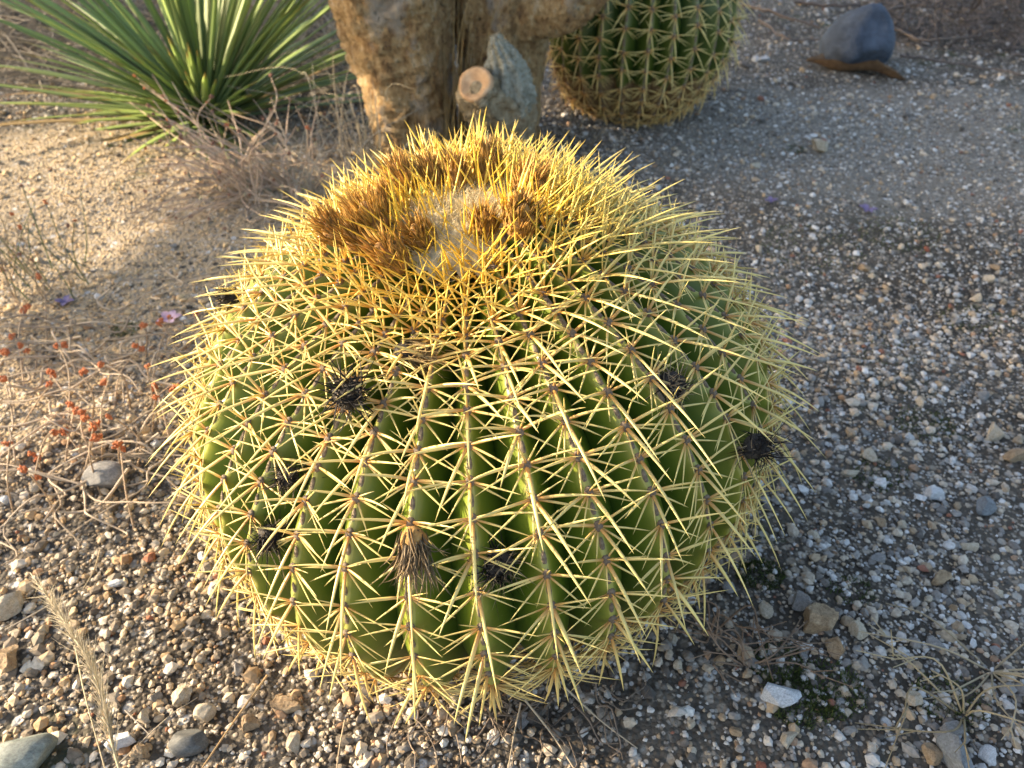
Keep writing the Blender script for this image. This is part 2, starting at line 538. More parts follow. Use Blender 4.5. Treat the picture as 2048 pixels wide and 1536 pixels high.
    for p, n, up, s in areoles:
        if p[2] < -.005: continue
        sd_ = np.cross(up, n)
        young = np.clip(1 - (s - wool_r) / (.34 * R), 0, 1)        # 1 at the crown
        if s < wool_r * .75 and g.random() < .55: continue
        low = np.clip((zc - p[2]) / zc, 0, 1)
        spec = [(180, 42, .052, .00135), (-80, 27, .044, .00105), (78, 27, .044, .00105), (0 + g.uniform(-25, 25), 55, .028, .0008),
                (-102, 13, .037, .00085), (103, 13, .037, .00085), (-128, 10, .033, .0008), (127, 10, .033, .0008),
                (-156, 12, .026, .0007), (g.choice([-46, 48]), 22, .022, .0007)]
        if low > .3: spec = spec + [(-140, 16, .034, .0008), (142, 16, .034, .0008), (-115, 8, .036, .0008), (116, 8, .036, .0008)]
        if young > .3:
            spec = [(180, 46, .046, .0012), (-80, 44, .042, .001), (78, 44, .042, .001), (0, 68, .036, .0009), (-135, 28, .034, .0009), (135, 28, .034, .0009), (30, 55, .032, .0008), (-110, 36, .036, .0009), (108, 36, .036, .0009), (-35, 50, .03, .0008)]
        if s < wool_r * 1.75:
            if g.random() < .15: continue
            spec = spec[:6]
        if avoid is not None and len(avoid) and np.min(np.linalg.norm(avoid - p, axis=1)) < .0135: continue
        for q, (az, el, ln, wd) in enumerate(spec):
            if q > 3 and g.random() < .08: continue
            az = R_(az + g.normal(0, 17 if q == 0 else 9)); el = R_(np.clip(el + g.normal(0, 7) + young * 10 - low * (8 if q == 0 else 3), 4, 84))
            dirv = (up * math.cos(az) + sd_ * math.sin(az)) * math.cos(el) + n * math.sin(el)
            ln = ln * g.uniform(.8, 1.18) * spine_k * (1 - (.34 if q in (0, 3) else .08) * low) * (1 + .12 * young)
            down = -up
            k = g.uniform(.10, .26) if q == 0 else g.uniform(.05, .2)
            bend = (down * (1.0 if q in (0, 1, 2, 3) else .5) - n * (.45 + .9 * low)) * k
            if young > .3: bend = bend * .6 + n * .06
            B.append(p - n * .001); D.append(dirv); BE.append(bend); LL.append(ln)
            WW.append(wd * g.uniform(.88, 1.15) * spine_k * 1.02); RF.append(n)
            v = g.uniform(.88, 1.1)
            tip = np.array((.83, .69, .26)) * (1 - young) + np.array((.86, .63, .085)) * young
            tip = tip * (1 - low * .75) + np.array((.82, .52, .19)) * low * .75
            bas = np.array((.62, .30, .075)) * (1 - young) + np.array((.78, .46, .05)) * young
            C0.append(bas * v); C1.append(tip * v)
    B, D, BE, LL, WW, RF, C0, C1 = [np.array(a) for a in (B, D, BE, LL, WW, RF, C0, C1)]
    D = nrm(D)
    # the spines that show largest from the viewing side become parts of their own
    tv = cam_local - B
    dist = np.linalg.norm(tv, axis=1)
    tvn = tv / dist[:, None]
    facing = (RF * tvn).sum(1)
    score = np.where(facing > .12, LL * WW ** .5 * np.sqrt(1 - np.clip((D * tvn).sum(1), -1, 1) ** 2) / dist, 0)
    order = np.argsort(-score)
    own = order[:n_parts]
    rest = order[n_parts:]
    for i in own:
        sl = slice(i, i + 1)
        v, f, c = spine_geo(np.zeros((1, 3)), D[sl], BE[sl], LL[sl], WW[sl], RF[sl], C0[sl], C1[sl], 9, 6)
        ob('spine', mk(v, f, c), M['spine'], root, B[i])
    v, f, c = spine_geo(B[rest], D[rest], BE[rest], LL[rest], WW[rest], RF[rest], C0[rest], C1[rest], 6, 5)
    tag(ob('spine_mass', mk(v, f, c), M['spine'], root), None, None, None, 'stuff')

    # areoles: felt pad with an elongated scar above it
    def pad(w_, h_, t_, seg=10):
        a = np.arange(seg) / seg * 2 * np.pi
        rings = [(1.0, -.3), (.95, .35), (.55, .9)]
        vv = [np.stack([w_ * k * np.cos(a) , h_ * k * np.sin(a), np.full(seg, t_ * zz)], 1) for k, zz in rings] + [np.array([[0, 0, t_]])]
        vv = np.concatenate(vv)
        q = []
        for jj in range(2):
            for k in range(seg): q.append((jj * seg + k, jj * seg + (k + 1) % seg, (jj + 1) * seg + (k + 1) % seg, (jj + 1) * seg + k))
        t3 = [(2 * seg + k, 2 * seg + (k + 1) % seg, 3 * seg) for k in range(seg)]
        return vv, np.array(q), np.array(t3)
    ks = spacing / .031
    vv, q, t3 = pad(.0042 * ks, .0052 * ks, .0022)
    pad_me = mk(vv, [q, t3]); pad_me.materials.append(M['areole'])
    vv, q, t3 = pad(.0023 * ks, .0085 * ks, .0011)
    scar_me = mk(vv, [q, t3]); scar_me.materials.append(M['scar'])
    vis = [(float(np.dot(n, nrm(cam_local - p))), p, n, up, s) for p, n, up, s in areoles if p[2] > 0 and s > wool_r * .8]
    vis.sort(key=lambda x: -x[0])
    vis = [x for x in vis if x[0] > .0][:300]
    for fc, p, n, up, s in vis:
        sd_ = np.cross(up, n)
        mt = Matrix([[sd_[k], up[k], n[k], (p + n * -.0006)[k]] for k in range(3)] + [[0, 0, 0, 1]])
        o = ob('areole', pad_me, None, root)
        o.matrix_basis = mt
        if s > wool_r * 1.7 and p[2] > .22 * zc:
            p2 = p + up * spacing * .42 - n * .0016
            # seat it on the skin
            hit = bvh.ray_cast(Vector(p2 + n * .03), Vector(-n))
            if hit[0] is not None: p2 = np.array(hit[0])
            o2 = ob('areole_scar', scar_me, None, root)
            o2.matrix_basis = Matrix([[sd_[k], up[k], n[k], p2[k]] for k in range(3)] + [[0, 0, 0, 1]])
    return bvh, dict(I=I, r=r, z=z, nr=nr_, nz=nz_, areoles=areoles)

FLOWERS = [  # foot pixel, axis lean (sideways in the picture), height, radius, yellowness
    (700, 505, -.35, .034, .0105, .1), (742, 470, -.05, .030, .0090, .15), (765, 490, .1, .036, .0125, .75),
    (745, 520, -.3, .034, .011, .1), (808, 560, -.3, .036, .0115, .25), (825, 415, -.1, .036, .0125, .1), (785, 445, .0, .026, .009, .2),
    (880, 400, -.15, .032, .0090, .1), (920, 400, -.05, .030, .0095, .0), (975, 385, .0, .036, .0100, .15),
    (1055, 430, -.1, .036, .0120, .05), (1035, 490, .05, .034, .0115, .05), (972, 495, -.1, .031, .0085, .1), (865, 525, -.1, .036, .0105, .3)]
CX, CY = -.013, .598
cloc = Vector((CX, CY, float(gz(CX, CY)) - .005))
main = empty('barrel_cactus', cloc, 'big golden spined barrel cactus with woolly crown and dried flowers', 'cactus', None, (R_(1), R_(-4), 0))
bpy.context.view_layer.update()
MW = Matrix.LocRotScale(cloc, main.rotation_euler, None)
MI = MW.inverted()
caml = np.array(MI @ cam.location)
WOOL = .062
bvh, info = make_barrel(main, .28, .182, .204, .183, 35, .030, .0265, 1.1, 21, caml, 300, WOOL, phase=R_(-90 + 1.0), avoid_px=[f_[:2] for f_ in FLOWERS])

def on_body(px, py):
    d = Vector(ray(px, py))
    o_ = MI @ cam.location
    dl = (MI.to_3x3() @ d).normalized()
    h = bvh.ray_cast(o_, dl)
    return (np.array(h[0]), np.array(h[1])) if h[0] is not None else (None, None)

# wool on the crown: a lumpy felt cap and loose fibres
g = np.random.default_rng(8)
na, nr2 = 72, 22
rows_ = []
for j in range(nr2 + 1):
    rad = WOOL * 1.12 * j / nr2
    a = np.arange(na) / na * 2 * np.pi
    edge = 1 + .09 * np.sin(a * 35) * (j / nr2) + .05 * np.sin(a * 3 + 1)
    rr = rad * edge
    z0 = np.interp(rr, info['r'][:500], info['z'][:500])
    lift = .012 * np.clip(1 - (j / nr2) ** 4, 0, 1) - .004 * (j / nr2) ** 6
    z0 = z0 + lift + g.normal(0, .0013, na) * (j < nr2) + .002 * np.sin(a * 9 + j) * (j / nr2 < .95)
    rows_.append(np.stack([rr * np.cos(a), rr * np.sin(a), z0], 1))
wv = np.concatenate(rows_)
ii = (np.arange(nr2)[:, None] * na + np.arange(na)[None, :])
jj = (np.arange(nr2)[:, None] * na + (np.arange(na)[None, :] + 1) % na)
wf = np.stack([ii, ii + na, jj + na, jj], -1).reshape(-1, 4)
wc = np.array((.74, .64, .42)) * g.uniform(.85, 1.12, (len(wv), 1))
wool = ob('wool_cap', mk(wv, wf, wc), M['wool'], main)
n_f = 6500
pick = g.integers(0, len(wv), n_f)
fb = wv[pick] + g.normal(0, .002, (n_f, 3)) * (1, 1, 0)
fd = nrm(g.normal(0, 1, (n_f, 3)) * (1, 1, .4) + np.array((0, 0, .7)))
fbe = g.normal(0, .55, (n_f, 3))
fc = np.array((.88, .76, .48)) * g.uniform(.8, 1.15, (n_f, 1))
v, f, c = spine_geo(fb, fd, fbe, g.uniform(.004, .009, n_f), np.full(n_f, .00016), np.tile((0, 0, 1.0), (n_f, 1)), fc, fc, 4, 3, 1.0, np.array([1, 1, 1, .8, .5]))
tag(ob('wool_fibre', mk(v, f, c), M['wool'], wool), None, None, None, 'stuff')

# dried flowers on the crown: an urn of overlapping scales ending in bristles
def urn(h, rad, g, seg=12):
    prof = [(0, .35), (.08, .62), (.25, .95), (.42, 1.0), (.6, .82), (.8, .5), (.97, .2), (1.0, .01)]
    a = np.arange(seg) / seg * 2 * np.pi
    vv = []
    for t, k in prof:
        rr = rad * k * (1 + g.normal(0, .06, seg))
        vv.append(np.stack([rr * np.cos(a), rr * np.sin(a), np.full(seg, h * t)], 1))
    vv = np.concatenate(vv)
    q = [(j * seg + k, j * seg + (k + 1) % seg, (j + 1) * seg + (k + 1) % seg, (j + 1) * seg + k) for j in range(len(prof) - 1) for k in range(seg)]
    return vv, np.array(q)
def axis_matrix(p, ax):
    q = Vector(ax).to_track_quat('Z', 'Y')
    return Matrix.LocRotScale(Vector(p), q, None)
for i, (px, py, lean, h, rad, yel) in enumerate(FLOWERS):
    gg = np.random.default_rng(100 + i)
    p, n = on_body(px, py)
    if p is None: continue
    h, rad = h * 1.2, rad * 1.12
    rad_dir = nrm(np.array((p[0], p[1], 0)))
    ax = nrm(np.array((0, 0, 1.0)) + .35 * rad_dir + np.array((lean, 0, 0)) * .8)
    vv, q = urn(h * .8, rad, gg)
    o = ob('dried_flower', mk(vv, q), M['calyx'], main)
    o.matrix_basis = axis_matrix(p + np.array((0, 0, .009)), ax)
    nb = 190
    t = gg.uniform(.02, .85, nb) ** .8
    a = gg.uniform(0, 6.283, nb)
    rr = rad * np.interp(t, [0, .25, .42, .6, 1], [.4, .95, 1, .82, .25])
    bb = np.stack([rr * np.cos(a), rr * np.sin(a), h * .8 * t], 1)
    dd = nrm(np.stack([np.cos(a) * .27, np.sin(a) * .27, np.full(nb, 1.0)], 1) + gg.normal(0, .13, (nb, 3)))
    be = np.stack([np.cos(a), np.sin(a), np.zeros(nb)], 1) * gg.uniform(-.15, .2, nb)[:, None]
    rf = np.stack([np.cos(a), np.sin(a), np.zeros(nb)], 1)
    tone = gg.uniform(.75, 1.25)
    c0 = tone * np.array((.42, .235, .06)) * gg.uniform(.45, 1.2, (nb, 1)) * (1 - yel) + np.array((.72, .48, .06)) * yel
    c1 = tone * np.array((.60, .35, .095)) * gg.uniform(.35, 1.25, (nb, 1)) * (1 - yel * .6) + np.array((.8, .5, .12)) * yel * .6
    v, f, c = spine_geo(bb, dd, be, h * gg.uniform(.2, .46, nb), rad * gg.uniform(.05, .12, nb), rf, c0, c1, 4, 3, .4)
    ob('bristles', mk(v, f, c), M['bristle'], o)

# blackened flower remains caught among the spines on the sides
REM = [  # pixel, tuft axis in the picture (dx, dy), size, kind
    (775, 698, (1, .12), .017, 'brush'), (703, 795, (.2, -.1), .015, 'black'), (582, 930, (.1, .3), .011, 'black'),
    (550, 1040, (.1, .2), .013, 'black'), (826, 1045, (.08, 1), .017, 'hang'), (1022, 1095, (.3, .2), .015, 'pale'),
    (1330, 750, (.2, .5), .015, 'pale'), (1470, 885, (.2, .2), .014, 'black'), (1541, 935, (.3, .3), .011, 'black'),
    (493, 600, (.1, -.2), .011, 'black'), (1545, 668, (.3, .1), .012, 'pale')]
inv3 = MI.to_3x3()
for i, (px, py, (dx, dy), sz, kind) in enumerate(REM):
    gg = np.random.default_rng(300 + i)
    sz *= 1.35
    p, n = on_body(px, py)
    if p is None: continue
    ax = np.array(inv3 @ Vector((dx, -dy * _sp, -dy * _cp)))
    ax = nrm(ax)
    n = nrm(n + np.array((p[0], p[1], .05)) * 2)
    axm = nrm(ax * (1.0 if kind in ('brush', 'hang') else .35) + n * (.35 if kind in ('brush', 'hang') else 1))
    vv, q = urn(sz * 1.1, sz * (.42 if kind in ('brush', 'hang') else .56), gg, 10)
    o = ob('withered_flower', mk(vv, q), M['black_rot'] if kind != 'hang' else M['calyx'], main)
    o.matrix_basis = axis_matrix(p + n * (.013 if kind in ('brush', 'hang') else .010), axm)
    nb = 170 if kind in ('brush', 'hang') else 240
    a = gg.uniform(0, 6.283, nb); t = gg.uniform(.1, 1.0, nb)
    rr = sz * .46 * gg.uniform(.4, 1.0, nb)
    bb = np.stack([rr * np.cos(a), rr * np.sin(a), sz * t], 1)
    if kind in ('brush', 'hang'):
        dd = nrm(np.stack([np.cos(a) * .18, np.sin(a) * .18, np.ones(nb)], 1) + gg.normal(0, .1, (nb, 3)))
        ln = sz * gg.uniform(.6, 1.25, nb); bk = .3
        c1 = (np.array((.50, .36, .16)) if kind == 'brush' else np.array((.26, .19, .11))) * gg.uniform(.6, 1.2, (nb, 1)); c0 = c1 * .35
    else:
        dd = nrm(gg.normal(0, 1, (nb, 3)) + np.array((0, 0, .5)))
        ln = sz * gg.uniform(.25, .7, nb); bk = .9
        base = np.array((.022, .019, .018)) if kind == 'black' else np.array((.22, .18, .14))
        mixp = gg.random((nb, 1)) < (.15 if kind == 'black' else .55)
        c1 = np.where(mixp, np.array((.34, .27, .18)), np.array((.02, .018, .018))) * gg.uniform(.7, 1.2, (nb, 1)); c0 = c1 * .6
    v, f, c = spine_geo(bb, dd, gg.normal(0, bk, (nb, 3)), ln, sz * gg.uniform(.018, .045, nb), np.tile((0, 0, 1.0), (nb, 1)), c0, c1, 5, 3, .7)
    ob('shrivelled_petals', mk(v, f, c), M['bristle'], o)

# ------------------------------------------------------------------ barrel cactus behind
b0 = P(1272, 238)
bd = depth(b0 + np.array((0, 0, .2)))
RB = 188 / F * bd
b0 = b0 + np.array((0, RB * .35, 0))
back = empty('barrel_cactus', Vector((b0[0], b0[1], b0[2] - .01)), 'green barrel cactus with pale spines beside the corky trunk', 'cactus')
caml2 = np.array((0, 0, CAM_H)) - np.array((b0[0], b0[1], b0[2] - .01))
make_barrel(back, RB, RB * 1.02, RB * .98, RB * 1.1, 25, RB * .12, .041, 1.15, 33, caml2, 300, RB * .24, phase=R_(-93), rows=70, cork=2.3, skin='skin_shaded')

# ------------------------------------------------------------------ corky columnar cactus
def trunk_geo(path, radii, g, K=120, rows=170, folds=7, amp=.06, grain=.03):
    path = smooth_path(path, rows)
    rad = np.interp(np.linspace(0, 1, rows), np.linspace(0, 1, len(radii)), radii)
    tan = nrm(np.gradient(path, axis=0))
    side = nrm(np.cross(tan, (0, 1.0, .01))); up = np.cross(side, tan)
    a = np.arange(K) / K * 2 * np.pi
    rr = rad[:, None] * (1 + amp * np.sin(a * folds + 2.2 * np.sin(np.linspace(0, 3, rows))[:, None]) + amp * .7 * np.sin(a * 3 + 1.3))
    lf = sum(np.sin(np.arange(rows)[:, None] * g.uniform(.1, .9) + a * g.integers(1, 9) + g.uniform(0, 6)) for _ in range(8)) / 8
    rr = rr * (1 + .05 * lf)
    # corky scales: cellular relief from random seeds on the unrolled surface
    ns = rows * K // 55
    su, sv, sh_ = g.uniform(0, K, ns), g.uniform(0, rows, ns), g.normal(0, 1, ns)
    uu, vv_ = np.meshgrid(np.arange(K), np.arange(rows))
    best = np.full(uu.shape, 1e9); hgt = np.zeros(uu.shape)
    for a_, b_, c_ in zip(su, sv, sh_):
        du = np.abs(uu - a_); du = np.minimum(du, K - du)
        dd_ = du * du + ((vv_ - b_) * .6) ** 2
        m_ = dd_ < best
        best = np.where(m_, dd_, best); hgt = np.where(m_, c_, hgt)
    rr = rr + rad[:, None] * (grain * .9 * hgt - grain * 1.1 * np.clip(np.sqrt(best) / 4 - .5, 0, 1)) + g.normal(0, grain * .4, rr.shape) * rad[:, None]
    v = path[:, None] + rr[..., None] * (side[:, None] * np.cos(a)[None, :, None] + up[:, None] * np.sin(a)[None, :, None])
    j = np.arange(rows - 1)[:, None] * K; k = np.arange(K)[None, :]
    q = np.stack([j + k, j + (k + 1) % K, j + K + (k + 1) % K, j + K + k], -1).reshape(-1, 4)
    top = path[-1][None]
    t3 = np.stack([(rows - 1) * K + np.arange(K), (rows - 1) * K + (np.arange(K) + 1) % K, np.full(K, rows * K)], 1)
    return np.concatenate([v.reshape(-1, 3), top]), [q, t3]
g = np.random.default_rng(77)
tb = P(835, 345)
TY = tb[1] + .10
td = depth(np.array((tb[0], TY, .25)))
col = empty('columnar_cactus', Vector((tb[0], TY, float(gz(tb[0], TY)))), 'old columnar cactus with thick corky tan trunks', 'cactus')
o0 = np.array((tb[0], TY, float(gz(tb[0], TY))))
def rel(px, py, Yd=0): return PY(px, py, TY + Yd) - o0
v, f = trunk_geo([rel(838, 330) * (1, 1, 0) + (0, 0, -.03), rel(832, 250), rel(815, 140), rel(790, 20), rel(770, -120), rel(755, -330)],
                 [.094, .088, .098, .116, .125, .125], g, folds=6, amp=.05)
ob('trunk', mk(v, f), M['bark'], col)
v, f = trunk_geo([rel(1000, 330, .05) * (1, 1, 0) + (0, .05, -.03), rel(1000, 250, .05), rel(1005, 120, .05), rel(1005, 0, .05), rel(1010, -330, .05)],
                 [.085, .083, .088, .096, .1], g, folds=8)
ob('trunk', mk(v, f), M['bark'], col)
v, f = trunk_geo([rel(1010, 40, .02), rel(1080, 15, -.01), rel(1130, -5, -.03), rel(1175, -60, -.04), rel(1200, -170, -.03), rel(1210, -330, 0)], [.05, .056, .058, .062, .07, .075], g, folds=5)
ob('limb', mk(v, f), M['bark'], col)
# sawn stub with a silvery shoot
v, f = trunk_geo([rel(1020, 275, -.02), rel(1010, 250, -.07), rel(1012, 215, -.10), rel(1016, 180, -.10), rel(1015, 160, -.10)],
                 [.05, .066, .062, .05, .03], g, K=44, rows=40, folds=9, amp=.06, grain=.06)
ob('stub', mk(v, f), M['stem_old'], col)
v, f = trunk_geo([rel(1018, 205, -.10), rel(1016, 170, -.115), rel(1010, 130, -.12), rel(1000, 100, -.12), rel(990, 70, -.12)],
                 [.05, .045, .033, .023, .009], g, K=54, rows=44, folds=9, amp=.13, grain=.11)
stub = ob('side_shoot', mk(v, f), M['silver'], col)
v, f = trunk_geo([rel(1015, 235, -.09), rel(990, 212, -.125), rel(960, 182, -.16), rel(951, 170, -.172)], [.062, .056, .042, .034], g, K=44, rows=34, folds=8, amp=.1, grain=.09)
cutst = ob('cut_stub', mk(v, f), M['stem_old'], col)
cc = rel(950, 168, -.174)
ax = nrm(rel(944, 161, -.183) - cc)
a = np.arange(28) / 28 * 2 * np.pi
vv = [np.stack([k * .034 * np.cos(a) * (1 + .05 * np.sin(3 * a)), k * .034 * np.sin(a), np.full(28, zz)], 1) for k, zz in ((1.0, -.006), (.98, .002), (.8, .003), (.62, -.001), (.38, -.003))] + [np.array([[0, 0, -.006]])]
vv = np.concatenate(vv)
q = np.array([(j * 28 + k, j * 28 + (k + 1) % 28, (j + 1) * 28 + (k + 1) % 28, (j + 1) * 28 + k) for j in range(4) for k in range(28)])
t3 = np.array([(4 * 28 + k, 4 * 28 + (k + 1) % 28, 5 * 28) for k in range(28)])
o = ob('cut_face', mk(vv, [q, t3]), M['cut'], col)
o.matrix_basis = axis_matrix(cc, ax)
# fine yellowish spines standing off the stub and shoot
SV, SN = [], []
for me in (stub.data, cutst.data):
    N = len(me.vertices); co = np.zeros(N * 3); me.vertices.foreach_get('co', co); SV.append(co.reshape(-1, 3))
    no = np.zeros(N * 3); me.vertices.foreach_get('normal', no); SN.append(no.reshape(-1, 3))
co, no = np.concatenate(SV), np.concatenate(SN); N = len(co); nsp = 2600
pk = g.integers(0, N, nsp)
dd = nrm(no[pk] + g.normal(0, .4, (nsp, 3)))
cc2 = np.array((.66, .55, .33)) * g.uniform(.7, 1.15, (nsp, 1))
v, f, c = spine_geo(co[pk], dd, g.normal(0, .15, (nsp, 3)), g.uniform(.006, .028, nsp), np.full(nsp, .00045), np.tile((0, 0, 1.), (nsp, 1)), cc2, cc2, 3, 3, 1)
tag(ob('fine_spines', mk(v, f, c), M['bristle'], col), None, None, None, 'stuff')

# ------------------------------------------------------------------ long-leaved rosette plant
rb = P(405, 262)
rb = rb + np.array((0, .05, 0))
ros = empty('rosette_plant', Vector(rb), 'rosette plant with long narrow green leaves fanning from the ground', 'plant')
g = np.random.default_rng(41)
def leaf_geo(d, L, W, droop, g, c0, c1, S=12):
    t = np.linspace(0, 1, S + 1)
    h = np.array((0, 0, -1.0))
    ctr = L * (d[None] * t[:, None] + droop * h[None] * (t[:, None] ** 2))
    tan = nrm(np.gradient(ctr, axis=0))
    side = nrm(np.cross(tan, (0, 0, 1.0)) + 1e-6)
    up = nrm(np.cross(side, tan))
    wd = W * np.interp(t, [0, .1, .5, .8, 1], [1.3, 1.0, .85, .5, .03])[:, None]
    th = wd * .16
    # shallow V section with thickness
    pts = np.stack([ctr - side * wd + up * wd * .35, ctr + up * th * .2, ctr + side * wd + up * wd * .35, ctr - up * th * 1.6], 1)
    K = 4
    j = np.arange(S)[:, None] * K; k = np.arange(K)[None, :]
    q = np.stack([j + k, j + (k + 1) % K, j + K + (k + 1) % K, j + K + k], -1).reshape(-1, 4)
    f = (t ** 1.5)[:, None]
    c = np.asarray(c0)[None] * (1 - f) + np.asarray(c1)[None] * f
    c[-2:] = c[-2:] * .4 + np.array((.36, .17, .06)) * .6
    return pts.reshape(-1, 3), q, np.repeat(c[:, None], K, 1).reshape(-1, 3)
for i in range(215):
    az = g.uniform(0, 2 * np.pi)
    el = R_(np.clip(g.normal(40, 24), 5, 86))
    d = np.array((math.cos(az) * math.cos(el), math.sin(az) * math.cos(el), math.sin(el)))
    L = g.uniform(.42, .72)
    if d[1] < -.35: L *= .45                               # leaves towards the viewer are short
    v_ = g.uniform(.75, 1.2)
    dead = el < R_(14) and g.random() < .35
    c0, c1 = ((.34, .25, .12), (.42, .30, .14)) if dead else (np.array((.27, .36, .14)) * v_, np.array((.38, .48, .12)) * v_)
    v, f, c = leaf_geo(d, L, g.uniform(.0075, .0115), g.uniform(.04, .22), g, c0, c1)
    ob('leaf', mk(v, f, c), M['leaf'], ros, d * .02)
for tx, ty in ((0, 170), (75, 232), (12, 262), (0, 140), (30, 215), (0, 300)):   # low leaves reaching left into the sun
    tgt = P(tx, ty, .06) - rb
    L = np.linalg.norm(tgt); d = nrm(tgt + np.array((0, 0, .10)))
    v, f, c = leaf_geo(d, L * 1.02, .0075, .12, g, (.15, .22, .09), (.30, .36, .08))
    ob('leaf', mk(v, f, c), M['leaf'], ros, (0, 0, .01))

# ------------------------------------------------------------------ dry shrubs with seed heads
def ico(sub):
    import bmesh
    bm = bmesh.new()
    bmesh.ops.create_icosphere(bm, subdivisions=sub, radius=1)
    v = np.array([x.co[:] for x in bm.verts]); f = np.array([[q.index for q in p.verts] for p in bm.faces])
    bm.free()
    return v, f
I1, I2, I3, I4 = ico(1), ico(2), ico(3), ico(4)
heads = []
for s in range(5):
    gg = np.random.default_rng(500 + s)
    vs_, fs, n0 = [], [], 0
    for k in range(16):
        cpt = nrm(gg.normal(0, 1, 3)) * gg.uniform(.35, .8) * np.array((1, 1, .75))
        vs_.append(I1[0] * gg.uniform(.25, .42) * gg.uniform(.7, 1.3, 3) + cpt); fs.append(I1[1] + n0); n0 += len(I1[0])
    for mt in ('seed', 'seed_dull'):
        me = mk(np.concatenate(vs_) , np.concatenate(fs), smooth=False); me.materials.append(M[mt]); heads.append((mt, me))
def head(parent, p, size, g, dull=False):
    me = random.choice([m for k, m in heads if (k == 'seed_dull') == dull])
    o = ob('seed_head', me, None, parent, p)
    o.scale = (size, size, size * g.uniform(.7, 1.1))
    o.rotation_euler = tuple(g.uniform(0, 6, 3))
def stem(parent, pts, r0, r1, c0, c1, n=14, name='stem'):
    pts = smooth_path(pts, n)
    o = pts[0].copy()
    v, f, c = tube_geo(pts - o, r0, r1, 5, c0, c1)
    return ob(name, mk(v, f, c), M['straw'], parent, o)

# shrub in front of the rosette plant
g = np.random.default_rng(61)
s0 = P(525, 405)
sh = empty('dry_shrub', Vector(s0), 'grey tangled dry shrub in front of the long leaved rosette plant', 'shrub')
for i in range(110):
    k = g.random()
    if k < .55:    # long straight stems leaning up and to the left
        tp = np.array((g.uniform(250, 640), g.uniform(140, 330)))
        zt = g.uniform(.07, .2)
        b_ = np.array((g.uniform(430, 640), g.uniform(340, 420)))
    else:          # low sprawling ones
        tp = np.array((g.uniform(210, 690), g.uniform(290, 460))); zt = g.uniform(.01, .06)
        b_ = np.array((g.uniform(460, 600), g.uniform(350, 410)))
    A0 = P(b_[0], b_[1], -.004) - s0
    Bp = P(tp[0], tp[1] + zt * 500, 0)                      # foot below the tip
    T0 = P(tp[0], tp[1], zt) - s0
    mid = (A0 + T0) / 2 + g.normal(0, .018, 3) + np.array((0, 0, .012))
    cgrey = np.array((.60, .50, .39)) * g.uniform(.6, 1.25)
    stem(sh, [A0, mid, T0], g.uniform(.0013, .0022), .0009, cgrey, cgrey * (1, .85, .75))
    if g.random() < .5:
        dirb = nrm(T0 - mid) + g.normal(0, .4, 3)
        T1 = mid + dirb * g.uniform(.03, .09); T1[2] = max(T1[2], .005)
        stem(sh, [mid, (mid + T1) / 2 + g.normal(0, .004, 3), T1], .0009, .0005, cgrey, cgrey, 8)
        if g.random() < .5: head(sh, T1, g.uniform(.003, .005), g, True)
    if k < .55 and g.random() < .6: head(sh, T0, g.uniform(.003, .0055), g, g.random() < .7)
for i in range(130):   # small grey-green leaves near its foot
    p0 = P(g.uniform(380, 660), g.uniform(250, 400), g.uniform(.005, .07)) - s0
    d = nrm(g.normal(0, 1, 3) + (0, 0, .6))
    v, f, c = leaf_geo(d, g.uniform(.010, .02), .0022, .2, g, (.24, .25, .17), (.34, .33, .25), 4)
    ob('leaf', mk(v, f, c), M['leaf'], sh, p0)

# wiry shrub at the left with orange heads
g = np.random.default_rng(62)
s1 = P(95, 735)
sh2 = empty('dry_shrub', Vector(s1), 'wiry dry shrub with bright orange seed heads on the sunlit ground', 'shrub')
HD = [(12, 535), (78, 553), (45, 620), (25, 673), (12, 703), (160, 745), (290, 733), (303, 770), (168, 820), (130, 862), (165, 835), (105, 862), (185, 855),
      (198, 868), (242, 898), (82, 920), (275, 697), (285, 655), (205, 730), (215, 762), (100, 770), (98, 745), (345, 770), (150, 808), (240, 880), (315, 790), (48, 700), (395, 628), (325, 645), (340, 635), (20, 880), (230, 835), (60, 950), (10, 760), (120, 690), (40, 450)]
for i, (px, py) in enumerate(HD):
    zt = g.uniform(.015, .07)
    T0 = P(px + g.uniform(-4, 4), py, zt) - s1
    bx_, by_ = px + g.uniform(-60, 60), py + g.uniform(50, 170)
    A0 = P(bx_, by_, -.003) - s1
    mid = (A0 + T0) / 2 + g.normal(0, .01, 3) + np.array((0, 0, .008))
    cs = np.array((.42, .30, .19)) * g.uniform(.7, 1.2)
    stem(sh2, [A0, mid, T0], .0012, .0008, cs, cs)
    for _ in range(g.integers(1, 3)):
        head(sh2, T0 + g.normal(0, .0035, 3), g.uniform(.0046, .0075), g, False)
for i in range(70):    # wiry runners looping over the gravel
    cx_, cy_ = g.uniform(-60, 360), g.uniform(600, 980)
    pts = []
    ang = g.uniform(0, 6.28)
    p = P(cx_, cy_, .006) - s1
    for k in range(6):
        pts.append(p + np.array((0, 0, g.uniform(0, .03))))
        ang += g.normal(0, .7)
        p = p + np.array((math.cos(ang), math.sin(ang) * .6, 0)) * g.uniform(.025, .065)
        p[2] = float(gz(p[0] + s1[0], p[1] + s1[1])) - s1[2] + .004
    cs = np.array((.54, .43, .31)) * g.uniform(.55, 1.2)
    stem(sh2, pts, g.uniform(.0011, .0019), .0008, cs, cs * .9, 18)
